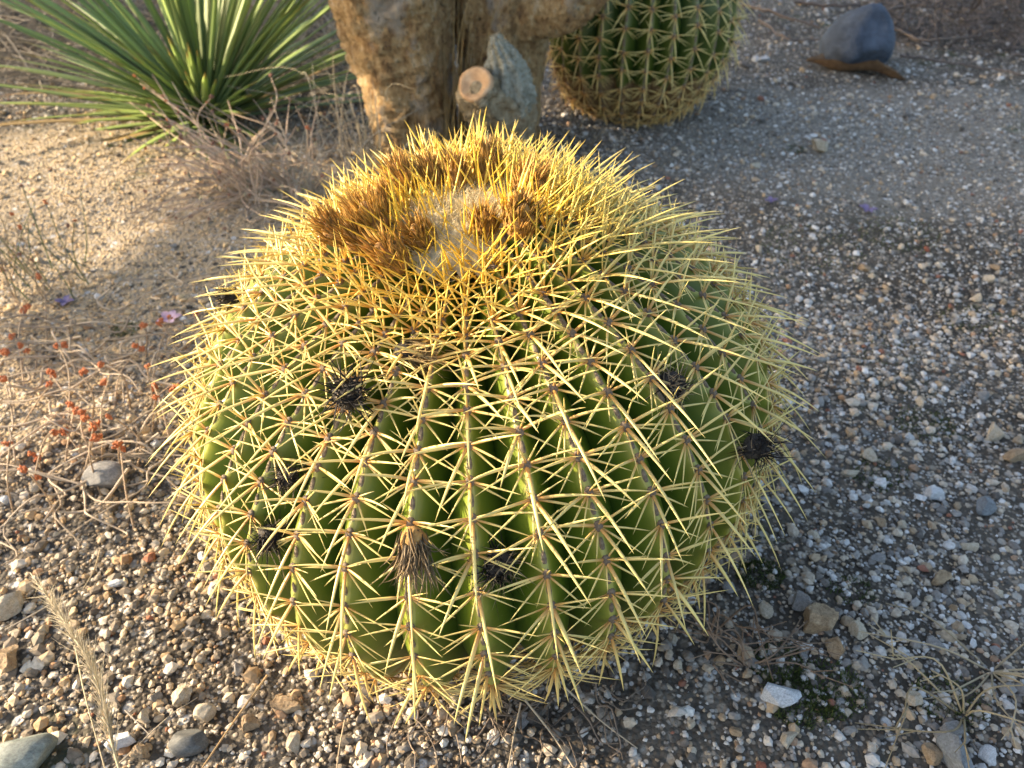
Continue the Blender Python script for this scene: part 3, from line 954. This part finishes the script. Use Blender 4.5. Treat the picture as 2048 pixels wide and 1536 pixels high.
for i in range(26):    # upright greenish stems
    b_ = (g.uniform(20, 200), g.uniform(520, 620)); A0 = P(*b_, -.003) - s1
    T0 = A0 + np.array((g.normal(0, .035), g.normal(0, .02), g.uniform(.06, .17)))
    cs = np.array((.15, .19, .07)) * g.uniform(.7, 1.3) if g.random() < .5 else np.array((.36, .28, .18)) * g.uniform(.7, 1.2)
    stem(sh2, [A0, (A0 + T0) / 2 + g.normal(0, .008, 3), T0], .0012, .0006, cs, cs * .9, 9)
    if g.random() < .4: head(sh2, T0, g.uniform(.003, .005), g, g.random() < .5)

# ------------------------------------------------------------------ dry grass tufts by the trunk
def tuft(px, py, n, hmin, hmax, spread, label, seed, colr, arch=.25, rad=.03):
    g = np.random.default_rng(seed)
    b0 = P(px, py)
    t = empty('dry_grass', Vector(b0), label, 'grass', 'dry grass tufts')
    for i in range(n):
        d = nrm(np.array((g.normal(0, spread), g.normal(0, spread), 1.0)))
        L = g.uniform(hmin, hmax)
        off_ = np.array((g.normal(0, rad), g.normal(0, rad), -.004))
        m = off_ + d * L * .55
        tip = off_ + d * L + np.array((d[0], d[1], -1.0)) * L * g.uniform(0, arch) * 2
        tip[2] = max(tip[2], .004)
        cs = np.asarray(colr) * g.uniform(.65, 1.2)
        stem(t, [off_, m, tip], g.uniform(.0007, .0013), .0003, cs * .8, cs, 12, 'blade')
tuft(745, 335, 34, .12, .42, .35, 'thin dry grass growing at the foot of the thick corky trunk', 71, (.6, .5, .33), .3)
tuft(905, 330, 22, .2, .5, .16, 'tall golden dry grass between the two corky trunks', 72, (.5, .36, .16), .12, .015)
tuft(655, 370, 55, .08, .3, .5, 'fine grey dry grass beside the tangled shrub', 73, (.55, .49, .38), .35, .06)
tuft(1160, 285, 14, .06, .16, .7, 'short dry grass under the barrel cactus spines', 74, (.34, .28, .19), .45)
tuft(640, 130, 50, .1, .32, .6, 'pale dry grass behind the thick corky trunk', 75, (.55, .5, .4), .35, .11)

# thatch of dead fibres behind the rosette plant
g = np.random.default_rng(81)
n = 5200
bx = np.stack([g.uniform(-2.3, -.35, n), g.uniform(2.0, 3.3, n)], 1)
bz = gz(bx[:, 0], bx[:, 1])
hump = .16 * np.exp(-((bx[:, 0] + 1.5) / .6) ** 2 - ((bx[:, 1] - 2.65) / .45) ** 2)
base = np.stack([bx[:, 0], bx[:, 1], bz + hump * g.random(n)], 1)
a = g.normal(2.7, .7, n)
d = nrm(np.stack([np.cos(a), np.sin(a) * .6 - .2, g.uniform(-.05, .35, n)], 1))
c1 = np.array((.42, .35, .26)) * g.uniform(.45, 1.2, (n, 1))
v, f, c = spine_geo(base, d, np.stack([g.normal(0, .2, n), g.normal(0, .2, n), g.uniform(-.35, -.05, n)], 1), g.uniform(.1, .3, n), g.uniform(.0012, .0026, n), np.tile((0, 0, 1.), (n, 1)), c1 * .8, c1, 5, 3, .5)
tag(ob('dead_thatch', mk(v, f, c), M['straw']), 'mat of dead pale fibres behind the rosette plant', 'thatch', None, 'stuff')

# ------------------------------------------------------------------ straws and the feathery grass spike
g = np.random.default_rng(91)
path_px = [(245, 1560, .03), (222, 1480, .045), (203, 1395, .06), (180, 1330, .068), (148, 1275, .07), (108, 1212, .065), (60, 1145, .05)]
pp = np.array([P(x, y, z) for x, y, z in path_px])
fs = empty('grass_spike', Vector(P(245, 1560)), 'pale feathery dry grass spike arching over the gravel', 'grass')
fo = np.array(fs.location)
pth = smooth_path(pp, 60) - fo
v, f, c = tube_geo(pth, .0014, .0005, 5, (.52, .43, .26), (.55, .47, .32)); ob('stem', mk(v, f, c), M['straw'], fs)
n = 520
ti = (g.random(n) ** .9 * 50 + 6).astype(int)
tanp = nrm(np.gradient(pth, axis=0))[ti]
d = nrm(tanp + g.normal(0, .2, (n, 3)))
cc3 = np.array((.60, .52, .36)) * g.uniform(.7, 1.15, (n, 1))
v, f, c = spine_geo(pth[ti], d, g.normal(0, .12, (n, 3)), g.uniform(.012, .036, n), g.uniform(.0002, .0005, n), np.tile((0, 0, 1.), (n, 1)), cc3, cc3, 4, 3, .7)
tag(ob('awns', mk(v, f, c), M['bristle'], fs), None, None, None, 'stuff')

def straw(pts, r, colr, label, group=None):
    q = np.array([P(*p) for p in pts])
    o = q[0].copy()
    v, f, c = tube_geo(smooth_path(q - o, 18), r, r * .6, 5, colr, np.asarray(colr) * .9)
    return tag(ob('straw', mk(v, f, c), M['straw'], None, o), label, 'straw', group)
SW = 'loose straws on the gravel around the cactus'
straw([(150, 1290, .03), (170, 1390, .035), (212, 1545, .02)], .0009, (.5, .42, .27), 'thin pale straw running alongside the feathery grass spike', SW)
straw([(535, 1350, .02), (470, 1440, .012), (398, 1545, .008)], .0012, (.5, .34, .17), 'stiff orange brown straw lying beside the oval dark stone', SW)
straw([(200, 1100, .02), (188, 1140, .03), (165, 1180, .02)], .0008, (.45, .36, .22), 'short bent straw above the feathery grass spike', SW)
straw([(1042, 1405, .03), (1030, 1460, .01), (1015, 1545, .006)], .0009, (.42, .35, .25), 'grey straw poking out from under the golden cactus spines', SW)
straw([(1050, 1400, .03), (1105, 1470, .012), (1150, 1540, .006)], .0010, (.48, .40, .28), 'pale straw slanting from under the golden cactus', SW)
straw([(1130, 1375, .05), (1200, 1440, .02), (1275, 1497, .008)], .0009, (.48, .40, .28), 'longest pale straw leading away from the golden cactus foot', SW)
straw([(690, 1440, .01), (680, 1490, .008), (672, 1545, .006)], .0009, (.42, .33, .22), 'dull straw on the sunlit gravel in front of the cactus', SW)
straw([(250, 1420, .01), (275, 1445, .008), (300, 1470, .006)], .0008, (.4, .36, .3), 'tiny grey twig between the feathery spike and the dark oval stone', SW)
straw([(205, 1560, .01), (330, 1440, .008), (395, 1395, .006)], .0008, (.42, .36, .27), 'slim straw crossing the knobbly cream stone', SW)
straw([(10, 1260, .02), (90, 1215, .02), (170, 1165, .012)], .0008, (.42, .36, .28), 'fine straw beside the pale granite stone', SW)
# fine dead rootlets under the cactus foot
g = np.random.default_rng(95)
rl = empty('dead_rootlets', Vector(P(960, 1400)), 'tangle of fine dead rootlets under the golden cactus foot', 'roots')
for i in range(40):
    p = P(g.uniform(780, 1250), g.uniform(1370, 1450), .004) - np.array(rl.location)
    pts = []; ang = g.uniform(-2.6, -.5)
    for k in range(5):
        pts.append(p + (0, 0, g.uniform(0, .012))); ang += g.normal(0, .6)
        p = p + np.array((math.cos(ang), math.sin(ang), 0)) * g.uniform(.008, .022)
        p[2] = float(gz(p[0] + rl.location.x, p[1] + rl.location.y)) - rl.location.z + .003
    cs = np.array((.2, .155, .115)) * g.uniform(.6, 1.4)
    stem(rl, pts, .0008, .0005, cs, cs, 12, 'rootlet')

# spindly weeds at the right
def weed(px, py, n, reach, label, seed, colr, hz=.05):
    g = np.random.default_rng(seed)
    b0 = P(px, py)
    t = empty('dry_weed', Vector(b0), label, 'weed', 'spindly dry weeds')
    for i in range(n):
        a = g.uniform(0, 6.28); L = g.uniform(.5, 1.0) * reach
        T0 = np.array((math.cos(a) * L, math.sin(a) * L * .7, g.uniform(.005, hz)))
        mid = T0 * .5 + (*g.normal(0, .012, 2), g.uniform(.0, .02))
        cs = np.asarray(colr) * g.uniform(.7, 1.2)
        stem(t, [(0, 0, -.003), mid, T0], .0011, .0006, cs, cs, 10)
        for k in range(g.integers(1, 4)):
            f_ = g.uniform(.4, .95); p0 = mid * (1 - f_) + T0 * f_
            T1 = p0 + nrm(T0 - mid) * g.uniform(.015, .04) + g.normal(0, .012, 3); T1[2] = max(T1[2], .002)
            stem(t, [p0, (p0 + T1) / 2, T1], .0007, .0004, cs, cs, 5)
weed(1985, 1340, 11, .14, 'spindly straw coloured weed with star shaped joints among pale pebbles', 96, (.46, .38, .25))
weed(1930, 1430, 8, .09, 'spindly dry weed just above the grey slate shard', 97, (.42, .34, .2))
weed(1490, 1330, 11, .08, 'brownish dry weed behind the white angular stone', 98, (.27, .19, .13), .04)
weed(1420, 1270, 8, .06, 'small brown dry weed at the edge of the golden cactus spines', 99, (.3, .2, .13), .04)

# ------------------------------------------------------------------ stones
def rock_mesh(seed, sub=3, cuts=12, lo=.62, hi=.9, rough=.03, smooth=False):
    g = np.random.default_rng(seed)
    v, f = {1: I1, 2: I2, 3: I3, 4: I4}[sub]
    v = v.copy()
    for _ in range(cuts):
        n = nrm(g.normal(0, 1, 3)); d = g.uniform(lo - .18, hi - (.12 if not smooth else .05))
        k = v @ n - d
        v = v - np.clip(k, 0, None)[:, None] * n[None]
    fr = sum(np.sin(v @ (nrm(g.normal(0, 1, 3)) * g.uniform(3, 9)) + g.uniform(0, 6)) for _ in range(6)) / 6
    v = v * (1 + rough * fr[:, None] * 2.0 + g.normal(0, rough * .35, (len(v), 1)))
    v = v / abs(v).max(0)
    return mk(v, f, smooth=smooth)

STONES = [  # px, py of the middle, width px, height px, material, shape(cuts, lo, rough, smooth), label, spin
    (1705, 90, 150, 128, 'blue', (3, 1.0, .012, True), 'large smooth dark blue grey boulder with a brown leaf under it', .3),
    (1565, 1384, 92, 62, 'white', (14, .5, .015, False), 'bright bluish white angular flat stone on mossy soil', .2),
    (1638, 1240, 84, 74, 'tan', (12, .62, .04, False), 'tan rough layered rock, largest of the tan group', .6),
    (1672, 1287, 58, 44, 'tan', (12, .62, .05, False), 'smaller tan rock touching the front of the layered tan rock', 1.6),
    (1716, 1262, 46, 46, 'cream', (14, .55, .06, False), 'lumpy cream rock beside the layered tan rock', .9),
    (1600, 1203, 38, 46, 'grey', (12, .62, .05, False), 'brownish grey stone just behind the layered tan rock', .1),
    (1642, 290, 44, 46, 'cream', (12, .55, .03, False), 'upright cream angular rock alone on the far shaded gravel', .5),
    (208, 950, 92, 72, 'grey', (8, .72, .02, True), 'rounded greyish quartz stone below the orange seed heads', .4),
    (375, 1482, 88, 56, 'dark', (6, .75, .008, True), 'oval dark grey stone beside a slanting straw', .1),
    (52, 1505, 130, 84, 'green', (7, .84, .012, True), 'large grey green stone at the foot of the feathery grass', .5),
    (22, 1203, 72, 58, 'cream', (12, .6, .025, False), 'pale granite stone under the fine straw', .8),
    (12, 1310, 62, 70, 'tan', (12, .62, .04, False), 'brown lumpy stone between the granite and grey green stones', 1.2),
    (410, 1425, 44, 44, 'cream', (8, .7, .015, True), 'smooth cream pebble above the oval dark stone', .7),
    (364, 1382, 46, 56, 'cream', (16, .6, .08, False), 'knobbly cream stone with a pitted skin', .2),
    (287, 1433, 34, 34, 'cream', (12, .6, .04, False), 'small angular cream stone beside the knobbly cream stone', .9),
    (240, 1480, 62, 46, 'white', (14, .5, .02, False), 'flat pale quartz stone crossed by the feathery grass stem', .4),
    (280, 1500, 40, 46, 'tan', (12, .6, .06, False), 'crusty tan stone between the flat quartz and oval dark stones', 1.1),
    (1905, 1508, 54, 84, 'slate', (12, .55, .01, False), 'grey slate shard standing beside a round tan stone', .2),
    (1862, 1506, 46, 42, 'tan', (10, .68, .03, True), 'round tan stone leaning on the grey slate shard', .3),
    (1905, 1455, 60, 36, 'grey', (12, .6, .04, False), 'grey lumpy stone just above the slate shard', 1.0),
    (1825, 1395, 42, 36, 'cream', (12, .6, .05, False), 'cream jagged stone among bare dark soil', 1.4),
    (1575, 1475, 48, 36, 'cream', (14, .6, .05, False), 'cream jagged stone in front of the bright white stone', .3),
    (1990, 865, 52, 44, 'cream', (12, .6, .04, False), 'cream angular stone on the far gravel beyond the weeds', .3),
    (2030, 910, 52, 32, 'tan', (9, .68, .02, True), 'long brown stone beside the cream angular stone', .2),
    (1865, 985, 46, 30, 'white', (8, .7, .02, True), 'smooth white oval pebble beside the moss', .2),
    (1970, 1010, 48, 40, 'slate', (9, .68, .02, True), 'bluish grey stone near the white oval pebble', .6),
    (1702, 945, 38, 22, 'cream', (9, .68, .03, True), 'long pinkish cream pebble close to the cactus shadow edge', .3),
    (1880, 1155, 56, 34, 'tan', (12, .6, .05, False), 'flat tan crumbly stone in open dark soil', .4),
    (1528, 118, 22, 18, 'white', (10, .62, .03, False), 'tiny bright white stone near the green barrel cactus', .2),
    (1508, 331, 28, 20, 'cream', (10, .62, .03, False), 'small peach coloured stone near the golden cactus tips', .2),
    (1760, 1115, 40, 26, 'grey', (10, .62, .03, False), 'grey flat stone lying in the dark soil by the tan rocks', .2),
    (310, 1395, 30, 28, 'grey', (12, .6, .03, False), 'small grey cube like stone above the dark oval stone', .5),
    (235, 1165, 34, 22, 'white', (12, .6, .03, False), 'small white flat stone beside the short bent straw', .5),
    (500, 1445, 38, 40, 'tan', (12, .6, .05, False), 'brown crusty stone beside the slanting straw', .5),
    (565, 1410, 82, 40, 'tan', (12, .6, .05, False), 'wide crumbly clod of tan soil in front of the golden cactus', .2),
]
for i, (px, py, wp, hp, mt, (cuts, lo, rough, sm), label, spin) in enumerate(STONES):
    base = P(px, py + hp * .36)
    dp = depth(base)
    w_ = wp / F * dp / 2
    el = math.atan2(CAM_H - base[2], base[1])
    hh = hp / F * dp / 2
    zr = hh * .82 / max(math.cos(el) * .75 + math.sin(el) * .6, .5)
    big = wp > 100
    if mt == 'blue': zr *= 1.3
    me = rock_mesh(900 + i, 4, cuts, lo, .9, rough * 1.7, sm)
    if mt == 'blue':                                      # broad foot, narrower top that leans to one side
        co = np.zeros(len(me.vertices) * 3); me.vertices.foreach_get('co', co); co = co.reshape(-1, 3)
        zt = (co[:, 2] + 1) / 2
        co[:, 0] = co[:, 0] * (1.06 - .5 * zt ** 1.5) + .28 * zt
        co[:, 1] = co[:, 1] * (1.05 - .4 * zt ** 1.5)
        me.vertices.foreach_set('co', co.ravel().astype(np.float32)); me.update()
    o = ob('boulder' if mt == 'blue' else 'stone', me, RK[mt], None)
    o.scale = (w_, zr * 1.05, zr * .9)
    o.rotation_euler = (0, 0, spin if abs(wp - hp) < 20 else spin * .4)
    o.location = (base[0], base[1] + zr * .4, base[2] + zr * .62)
    tag(o, label, 'boulder' if mt == 'blue' else 'stone')
bpy.context.view_layer.update()
# curled brown leaf against the boulder
lp = P(1690, 128)
n = 26
t = np.linspace(-1, 1, n)
wl = .042 * (1 - abs(t) ** 2.2) * (1 + .2 * np.sin(t * 9)) + .004
ctrx = t * .12
rows_ = []
for k in range(5):
    s = (k / 4 - .5) * 2
    rows_.append(np.stack([ctrx, -.05 * t + s * wl * .8, .008 + .006 * np.sin(t * 5) - .004 * t + .7 * wl * s * s], 1))
vv = np.stack(rows_, 1).reshape(-1, 3)
vv = np.concatenate([vv, vv - np.array((0, 0, .0025))])
ii = (np.arange(n - 1)[:, None] * 5 + np.arange(4)[None, :]).ravel()
q1 = np.stack([ii, ii + 5, ii + 6, ii + 1], 1)
q = np.concatenate([q1, q1[:, ::-1] + n * 5])
o = ob('dead_leaf', mk(vv, q), M['deadleaf'], None, lp + np.array((0, -.075, .0)))
tag(o, 'curled brown dead leaf lying against the blue grey boulder', 'leaf')

# pebbles one can pick out singly
g = np.random.default_rng(121)
PK = {}
names = {'white': 'whitish', 'cream': 'cream', 'tan': 'tan', 'grey': 'grey', 'dark': 'dark', 'red': 'reddish'}
for mt in names:
    PK[mt] = []
    for s in range(5):
        me = rock_mesh(1200 + s * 7 + len(mt) * 31, 2, 10, .58, .92, .05, False)
        me.materials.append(RK[mt]); PK[mt].append(me)
placed = 0
occ = [(float(o.location.x), float(o.location.y), max(o.scale.x, o.scale.y)) for o in COL.objects if o.name.split('.')[0] in ('stone', 'boulder')]
tries = 0
while placed < 270 and tries < 6000:
    tries += 1
    y = g.uniform(.27, 1.25); x = g.uniform(-1, 1) * (.36 + y * .62)
    if math.hypot(x - CX, y - CY) < .215: continue
    sz = g.choice([.0048, .006, .0075, .010], p=[.4, .33, .19, .08]) * g.uniform(.85, 1.2)
    if any(math.hypot(x - a_, y - b_) < r_ + sz * 1.2 for a_, b_, r_ in occ): continue
    mt = g.choice(list(names), p=[.14, .33, .2, .24, .06, .03])
    o = ob('pebble', PK[mt][g.integers(0, 5)], None)
    o.scale = (sz * g.uniform(.85, 1.25), sz * g.uniform(.75, 1.05), sz * g.uniform(.55, .8))
    o.rotation_euler = (g.normal(0, .25), g.normal(0, .25), g.uniform(0, 6.28))
    o.location = (x, y, float(gz(x, y)) + o.scale[2] * .45)
    tag(o, f'small {names[mt]} pebble lying loose in the gravel', 'pebble', f'loose {names[mt]} pebbles in the gravel')
    occ.append((x, y, sz)); placed += 1

# gravel: tens of thousands of grains, one object
g = np.random.default_rng(131)
def grains(n, y0, y1, smin, smax, power):
    y = g.uniform(y0, y1, n); x = g.uniform(-1, 1, n) * (.42 + y * .78)
    s = smin * (1 - g.random(n) * (1 - (smin / smax) ** power)) ** (-1 / power)
    return np.stack([x, y], 1), s
sets = [grains(56000, .16, 1.05, .0015, .0085, 2.0), grains(40000, .9, 1.9, .0018, .0085, 2.7), grains(16000, 1.8, 3.4, .003, .011, 2.6)]
xy = np.concatenate([a for a, _ in sets]); s = np.concatenate([b_ for _, b_ in sets])
# patchy: thin the gravel where bare soil or sand shows
pn = sum(np.sin(xy[:, 0] * a + xy[:, 1] * b_ + c_) for a, b_, c_ in ((7, 4, 1), (-5, 9, 2), (13, -3, 4), (3, 15, .5), (-17, 11, 3))) / 5
sand = np.clip(1.25 - np.hypot((xy[:, 0] + .85) / .66, (xy[:, 1] - 1.25) / .58), 0, 1)
keep = (g.random(len(s)) < np.clip(.72 + .55 * pn, .3, 1)) & (np.hypot(xy[:, 0] - CX, xy[:, 1] - CY) > .1)
keep &= ~((s > .004) & (g.random(len(s)) < sand * .9))
xy, s, sand = xy[keep], s[keep], sand[keep]
n = len(s)
v0, f0 = I1
V = np.empty((n, 12, 3), np.float32) if len(v0) == 12 else None
if V is None:
    # base icosahedron (12 vertices)
    import bmesh
V = None
base_v = []
ph = (1 + 5 ** .5) / 2
for a, b_ in ((1, ph), (-1, ph), (1, -ph), (-1, -ph)):
    base_v += [(0, a, b_), (a, b_, 0), (b_, 0, a)]
base_v = nrm(np.array(base_v))
import bmesh
bm = bmesh.new()
for q in base_v: bm.verts.new(q)
bmesh.ops.convex_hull(bm, input=bm.verts)
bm.verts.index_update()
f0 = np.array([[q.index for q in p.verts] for p in bm.faces]); base_v = np.array([q.co[:] for q in bm.verts])
bm.free()
V = base_v[None] * g.uniform(.68, 1.25, (n, 12, 1))
sc = np.stack([g.uniform(.8, 1.3, n), g.uniform(.7, 1.1, n), g.uniform(.5, .85, n)], 1) * s[:, None]
V = V * sc[:, None]
a = g.uniform(0, 6.28, n); ca, sa = np.cos(a), np.sin(a)
tl = g.normal(0, .35, n); ct, st_ = np.cos(tl), np.sin(tl)
x1, y1, z1 = V[..., 0], V[..., 1] * ct[:, None] - V[..., 2] * st_[:, None], V[..., 1] * st_[:, None] + V[..., 2] * ct[:, None]
V = np.stack([x1 * ca[:, None] - y1 * sa[:, None], x1 * sa[:, None] + y1 * ca[:, None], z1], -1)
V += np.stack([xy[:, 0], xy[:, 1], gz(xy[:, 0], xy[:, 1]) + s * .3], 1)[:, None]
pal = np.array([(.50, .49, .47), (.44, .38, .30), (.36, .28, .19), (.26, .245, .225), (.17, .155, .14), (.10, .09, .08), (.30, .20, .13), (.26, .12, .08), (.58, .57, .55)])
pi = g.choice(len(pal), n, p=[.19, .20, .16, .20, .11, .05, .04, .01, .04])
cg = pal[pi] * g.uniform(.8, 1.15, (n, 1))
sandc = np.array((.52, .42, .28)) * g.uniform(.7, 1.25, (n, 1))
cg = np.where((g.random(n) < sand * .85)[:, None], sandc, cg)
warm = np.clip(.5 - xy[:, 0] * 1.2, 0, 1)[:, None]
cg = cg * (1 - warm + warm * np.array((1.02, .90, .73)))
cg = np.repeat(cg[:, None], 12, 1)
FF = (np.arange(n)[:, None, None] * 12 + f0[None]).reshape(-1, 3)
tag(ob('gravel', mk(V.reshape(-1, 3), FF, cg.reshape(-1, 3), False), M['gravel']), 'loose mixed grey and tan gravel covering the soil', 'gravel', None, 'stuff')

# moss cushions: short green blades in patches
g = np.random.default_rng(141)
mb = []
for px, py, rpx, cnt in ((1520, 1150, 40, 500), (1600, 1400, 60, 700), (1660, 1380, 60, 500), (1590, 300, 20, 140), (1620, 500, 90, 500), (1800, 470, 70, 400), (1850, 850, 50, 350),
                          (1760, 950, 50, 300), (1560, 1330, 50, 400), (255, 660, 28, 260), (1900, 1400, 60, 300), (1700, 1180, 40, 150), (1770, 700, 60, 200), (1950, 640, 60, 250)):
    c0_ = P(px, py); rw = rpx / F * depth(c0_)
    rr = rw * np.sqrt(g.random(cnt)) ** .8; aa = g.uniform(0, 6.28, cnt)
    mb.append(np.stack([c0_[0] + rr * np.cos(aa) * 1.2, c0_[1] + rr * np.sin(aa), np.zeros(cnt)], 1))
mb = np.concatenate(mb); mb[:, 2] = gz(mb[:, 0], mb[:, 1])
n = len(mb)
cm = np.array((.09, .125, .03)) * g.uniform(.5, 1.4, (n, 1))
v, f, c = spine_geo(mb, nrm(g.normal(0, .5, (n, 3)) + (0, 0, 1.)), g.normal(0, .3, (n, 3)), g.uniform(.003, .007, n), g.uniform(.0005, .001, n), np.tile((0, 1., 0), (n, 1)), cm * .7, cm, 2, 3, .6)
tag(ob('moss', mk(v, f, c), M['leaf']), 'low green moss cushions between the pebbles', 'moss', None, 'stuff')

# ------------------------------------------------------------------ fallen petals, twigs and litter
def petal(px, py, size, mat, label, n=4, group=None, seed=0):
    g = np.random.default_rng(1500 + seed)
    c0_ = P(px, py, .004)
    vs_, fs_, k0 = [], [], 0
    for k in range(n):
        a = k / n * 6.28 + g.uniform(-.4, .4)
        d = np.array((math.cos(a), math.sin(a), .25)); sdv = np.array((-math.sin(a), math.cos(a), 0))
        t = np.linspace(0, 1, 6)
        wd = size * .32 * np.sin(np.clip(t * 2.7 + .25, 0, 3.14))
        ct_ = d[None] * (t[:, None] * size) + np.array((0, 0, 1))[None] * (np.sin(t * 3) * size * .15)[:, None]
        top = np.stack([ct_ - sdv * wd[:, None], ct_ - np.array((0, 0, size * .05)), ct_ + sdv * wd[:, None]], 1).reshape(-1, 3)
        bot = top - np.array((0, 0, .0007))
        ii = (np.arange(5)[:, None] * 3 + np.arange(2)[None]).ravel()
        q_ = np.stack([ii, ii + 3, ii + 4, ii + 1], 1)
        vs_ += [top, bot]; fs_ += [q_ + k0, q_[:, ::-1] + k0 + 18]; k0 += 36
    o = ob('fallen_flower', mk(np.concatenate(vs_), np.concatenate(fs_)), M[mat], None, c0_)
    return tag(o, label, 'flower', group)
petal(1735, 420, .018, 'petal', 'crumpled violet fallen flower on the shaded gravel', 5, None, 1)
petal(1542, 402, .014, 'petal', 'small violet fallen flower close to the golden cactus spines', 4, None, 2)
petal(338, 640, .020, 'petal_pink', 'pale pink fallen flower at the edge of the sunlit sand', 5, None, 3)
petal(130, 605, .016, 'petal', 'dark violet fallen flower at the foot of the wiry shrub', 4, None, 4)

g = np.random.default_rng(151)
def twig(pts, r, colr, label):
    q = np.array([P(*p) for p in pts]); o = q[0].copy()
    v, f, c = tube_geo(smooth_path(q - o, 20) + np.random.default_rng(int(pts[0][0])).normal(0, .002, (20, 3)), r, r * .5, 6, colr, colr)
    tag(ob('twig', mk(v, f, c), M['straw'], None, o), label, 'twig', 'dead twigs behind the boulder')
twig([(1470, 5, .02), (1560, 30, .03), (1640, 55, .01)], .006, (.17, .13, .105), 'thick dead twig running from the green cactus to the boulder')
twig([(1520, 40, .01), (1570, 75, .015), (1640, 80, .008)], .004, (.17, .13, .105), 'crooked short dead twig between green cactus and boulder')
twig([(1780, 50, .01), (1850, 80, .02), (1960, 72, .015), (2060, 60, .01)], .005, (.16, .125, .1), 'long dead twig between the boulder and the litter heap')
twig([(1770, 20, .02), (1840, 10, .03), (1950, 30, .01)], .005, (.15, .12, .1), 'dead twig behind the boulder top')
twig([(1800, 110, .01), (1900, 125, .012), (2050, 150, .01)], .004, (.14, .11, .095), 'thin dark twig in front of the litter heap')
twig([(1590, 5, .01), (1700, 12, .02), (1790, 5, .015)], .006, (.13, .1, .085), 'stout dark twig above the boulder')
# dark heap of leaf litter and fine sticks in the far corner
n = 2600
cx_ = P(2020, 95); r1 = np.sqrt(g.random(n)); aa = g.uniform(0, 6.28, n)
bx = np.stack([cx_[0] + .25 + .62 * r1 * np.cos(aa), cx_[1] + .25 + .42 * r1 * np.sin(aa)], 1)
bz = gz(bx[:, 0], bx[:, 1]) + .12 * (1 - r1) * g.random(n)
cl = np.array((.13, .105, .09)) * g.uniform(.4, 1.9, (n, 1))
d = nrm(g.normal(0, 1, (n, 3)) * (1, 1, .3))
v, f, c = spine_geo(np.stack([bx[:, 0], bx[:, 1], bz], 1), d, g.normal(0, .3, (n, 3)), g.uniform(.03, .12, n), g.uniform(.001, .004, n), np.tile((0, 0, 1.), (n, 1)), cl, cl, 4, 3, .4, np.array([.6, 1, 1, .7, .2]))
tag(ob('leaf_litter', mk(v, f, c), M['straw']), 'dark heap of dead sticks and leaf litter beyond the boulder', 'litter', None, 'stuff')

# ------------------------------------------------------------------ unseen tree added at the left, its crown shaped to shade the far ground
g = np.random.default_rng(161)
tr = empty('added_shade_tree', Vector((-4.3, 3.1, 0)), 'dense low crowned tree added out of view to shade the far ground', 'tree')
trunk_v, trunk_f = trunk_geo([(0, 0, -.1), (.02, .03, .5), (-.02, 0, 1.1), (.05, .02, 1.9)], [.14, .11, .1, .06], g, K=20, rows=24, folds=4)
ob('trunk', mk(trunk_v, trunk_f), M['bark'], tr)
n = 28000
x = g.uniform(-4.9, -3.5, n); y = g.uniform(1.52, 6.2, n)
zb = math.tan(R_(SUN_EL)) * (-.63 - x) + .018 + .36 * np.clip((y - 1.95) / .2, 0, 1) * np.clip((2.85 - y) / .2, 0, 1) + .022 * np.sin(y * 7) + .02 * np.sin(y * 19 + 1)  # crown base shaped to the sun's slope, with a notch letting light through
z = zb + g.random(n) ** 1.5 * (3.4 - zb) * np.clip(1.15 - ((y - 3.8) / 2.6) ** 2 * .3, .3, 1)
L = g.uniform(.04, .068, n)
c0 = np.stack([x, y, z], 1) - np.array((-4.3, 3.1, 0))
d = nrm(g.normal(0, 1, (n, 3))); sdv = nrm(np.cross(d, nrm(g.normal(0, 1, (n, 3)))))
q4 = np.stack([c0 - d * L[:, None], c0 + sdv * L[:, None] * .5, c0 + d * L[:, None], c0 - sdv * L[:, None] * .5], 1)
cl = np.array((.06, .1, .03)) * g.uniform(.6, 1.4, (n, 1))
ob('crown', mk(q4.reshape(-1, 3), np.arange(n * 4).reshape(-1, 4), np.repeat(cl[:, None], 4, 1).reshape(-1, 3), False), M['crown_leaf'], tr)
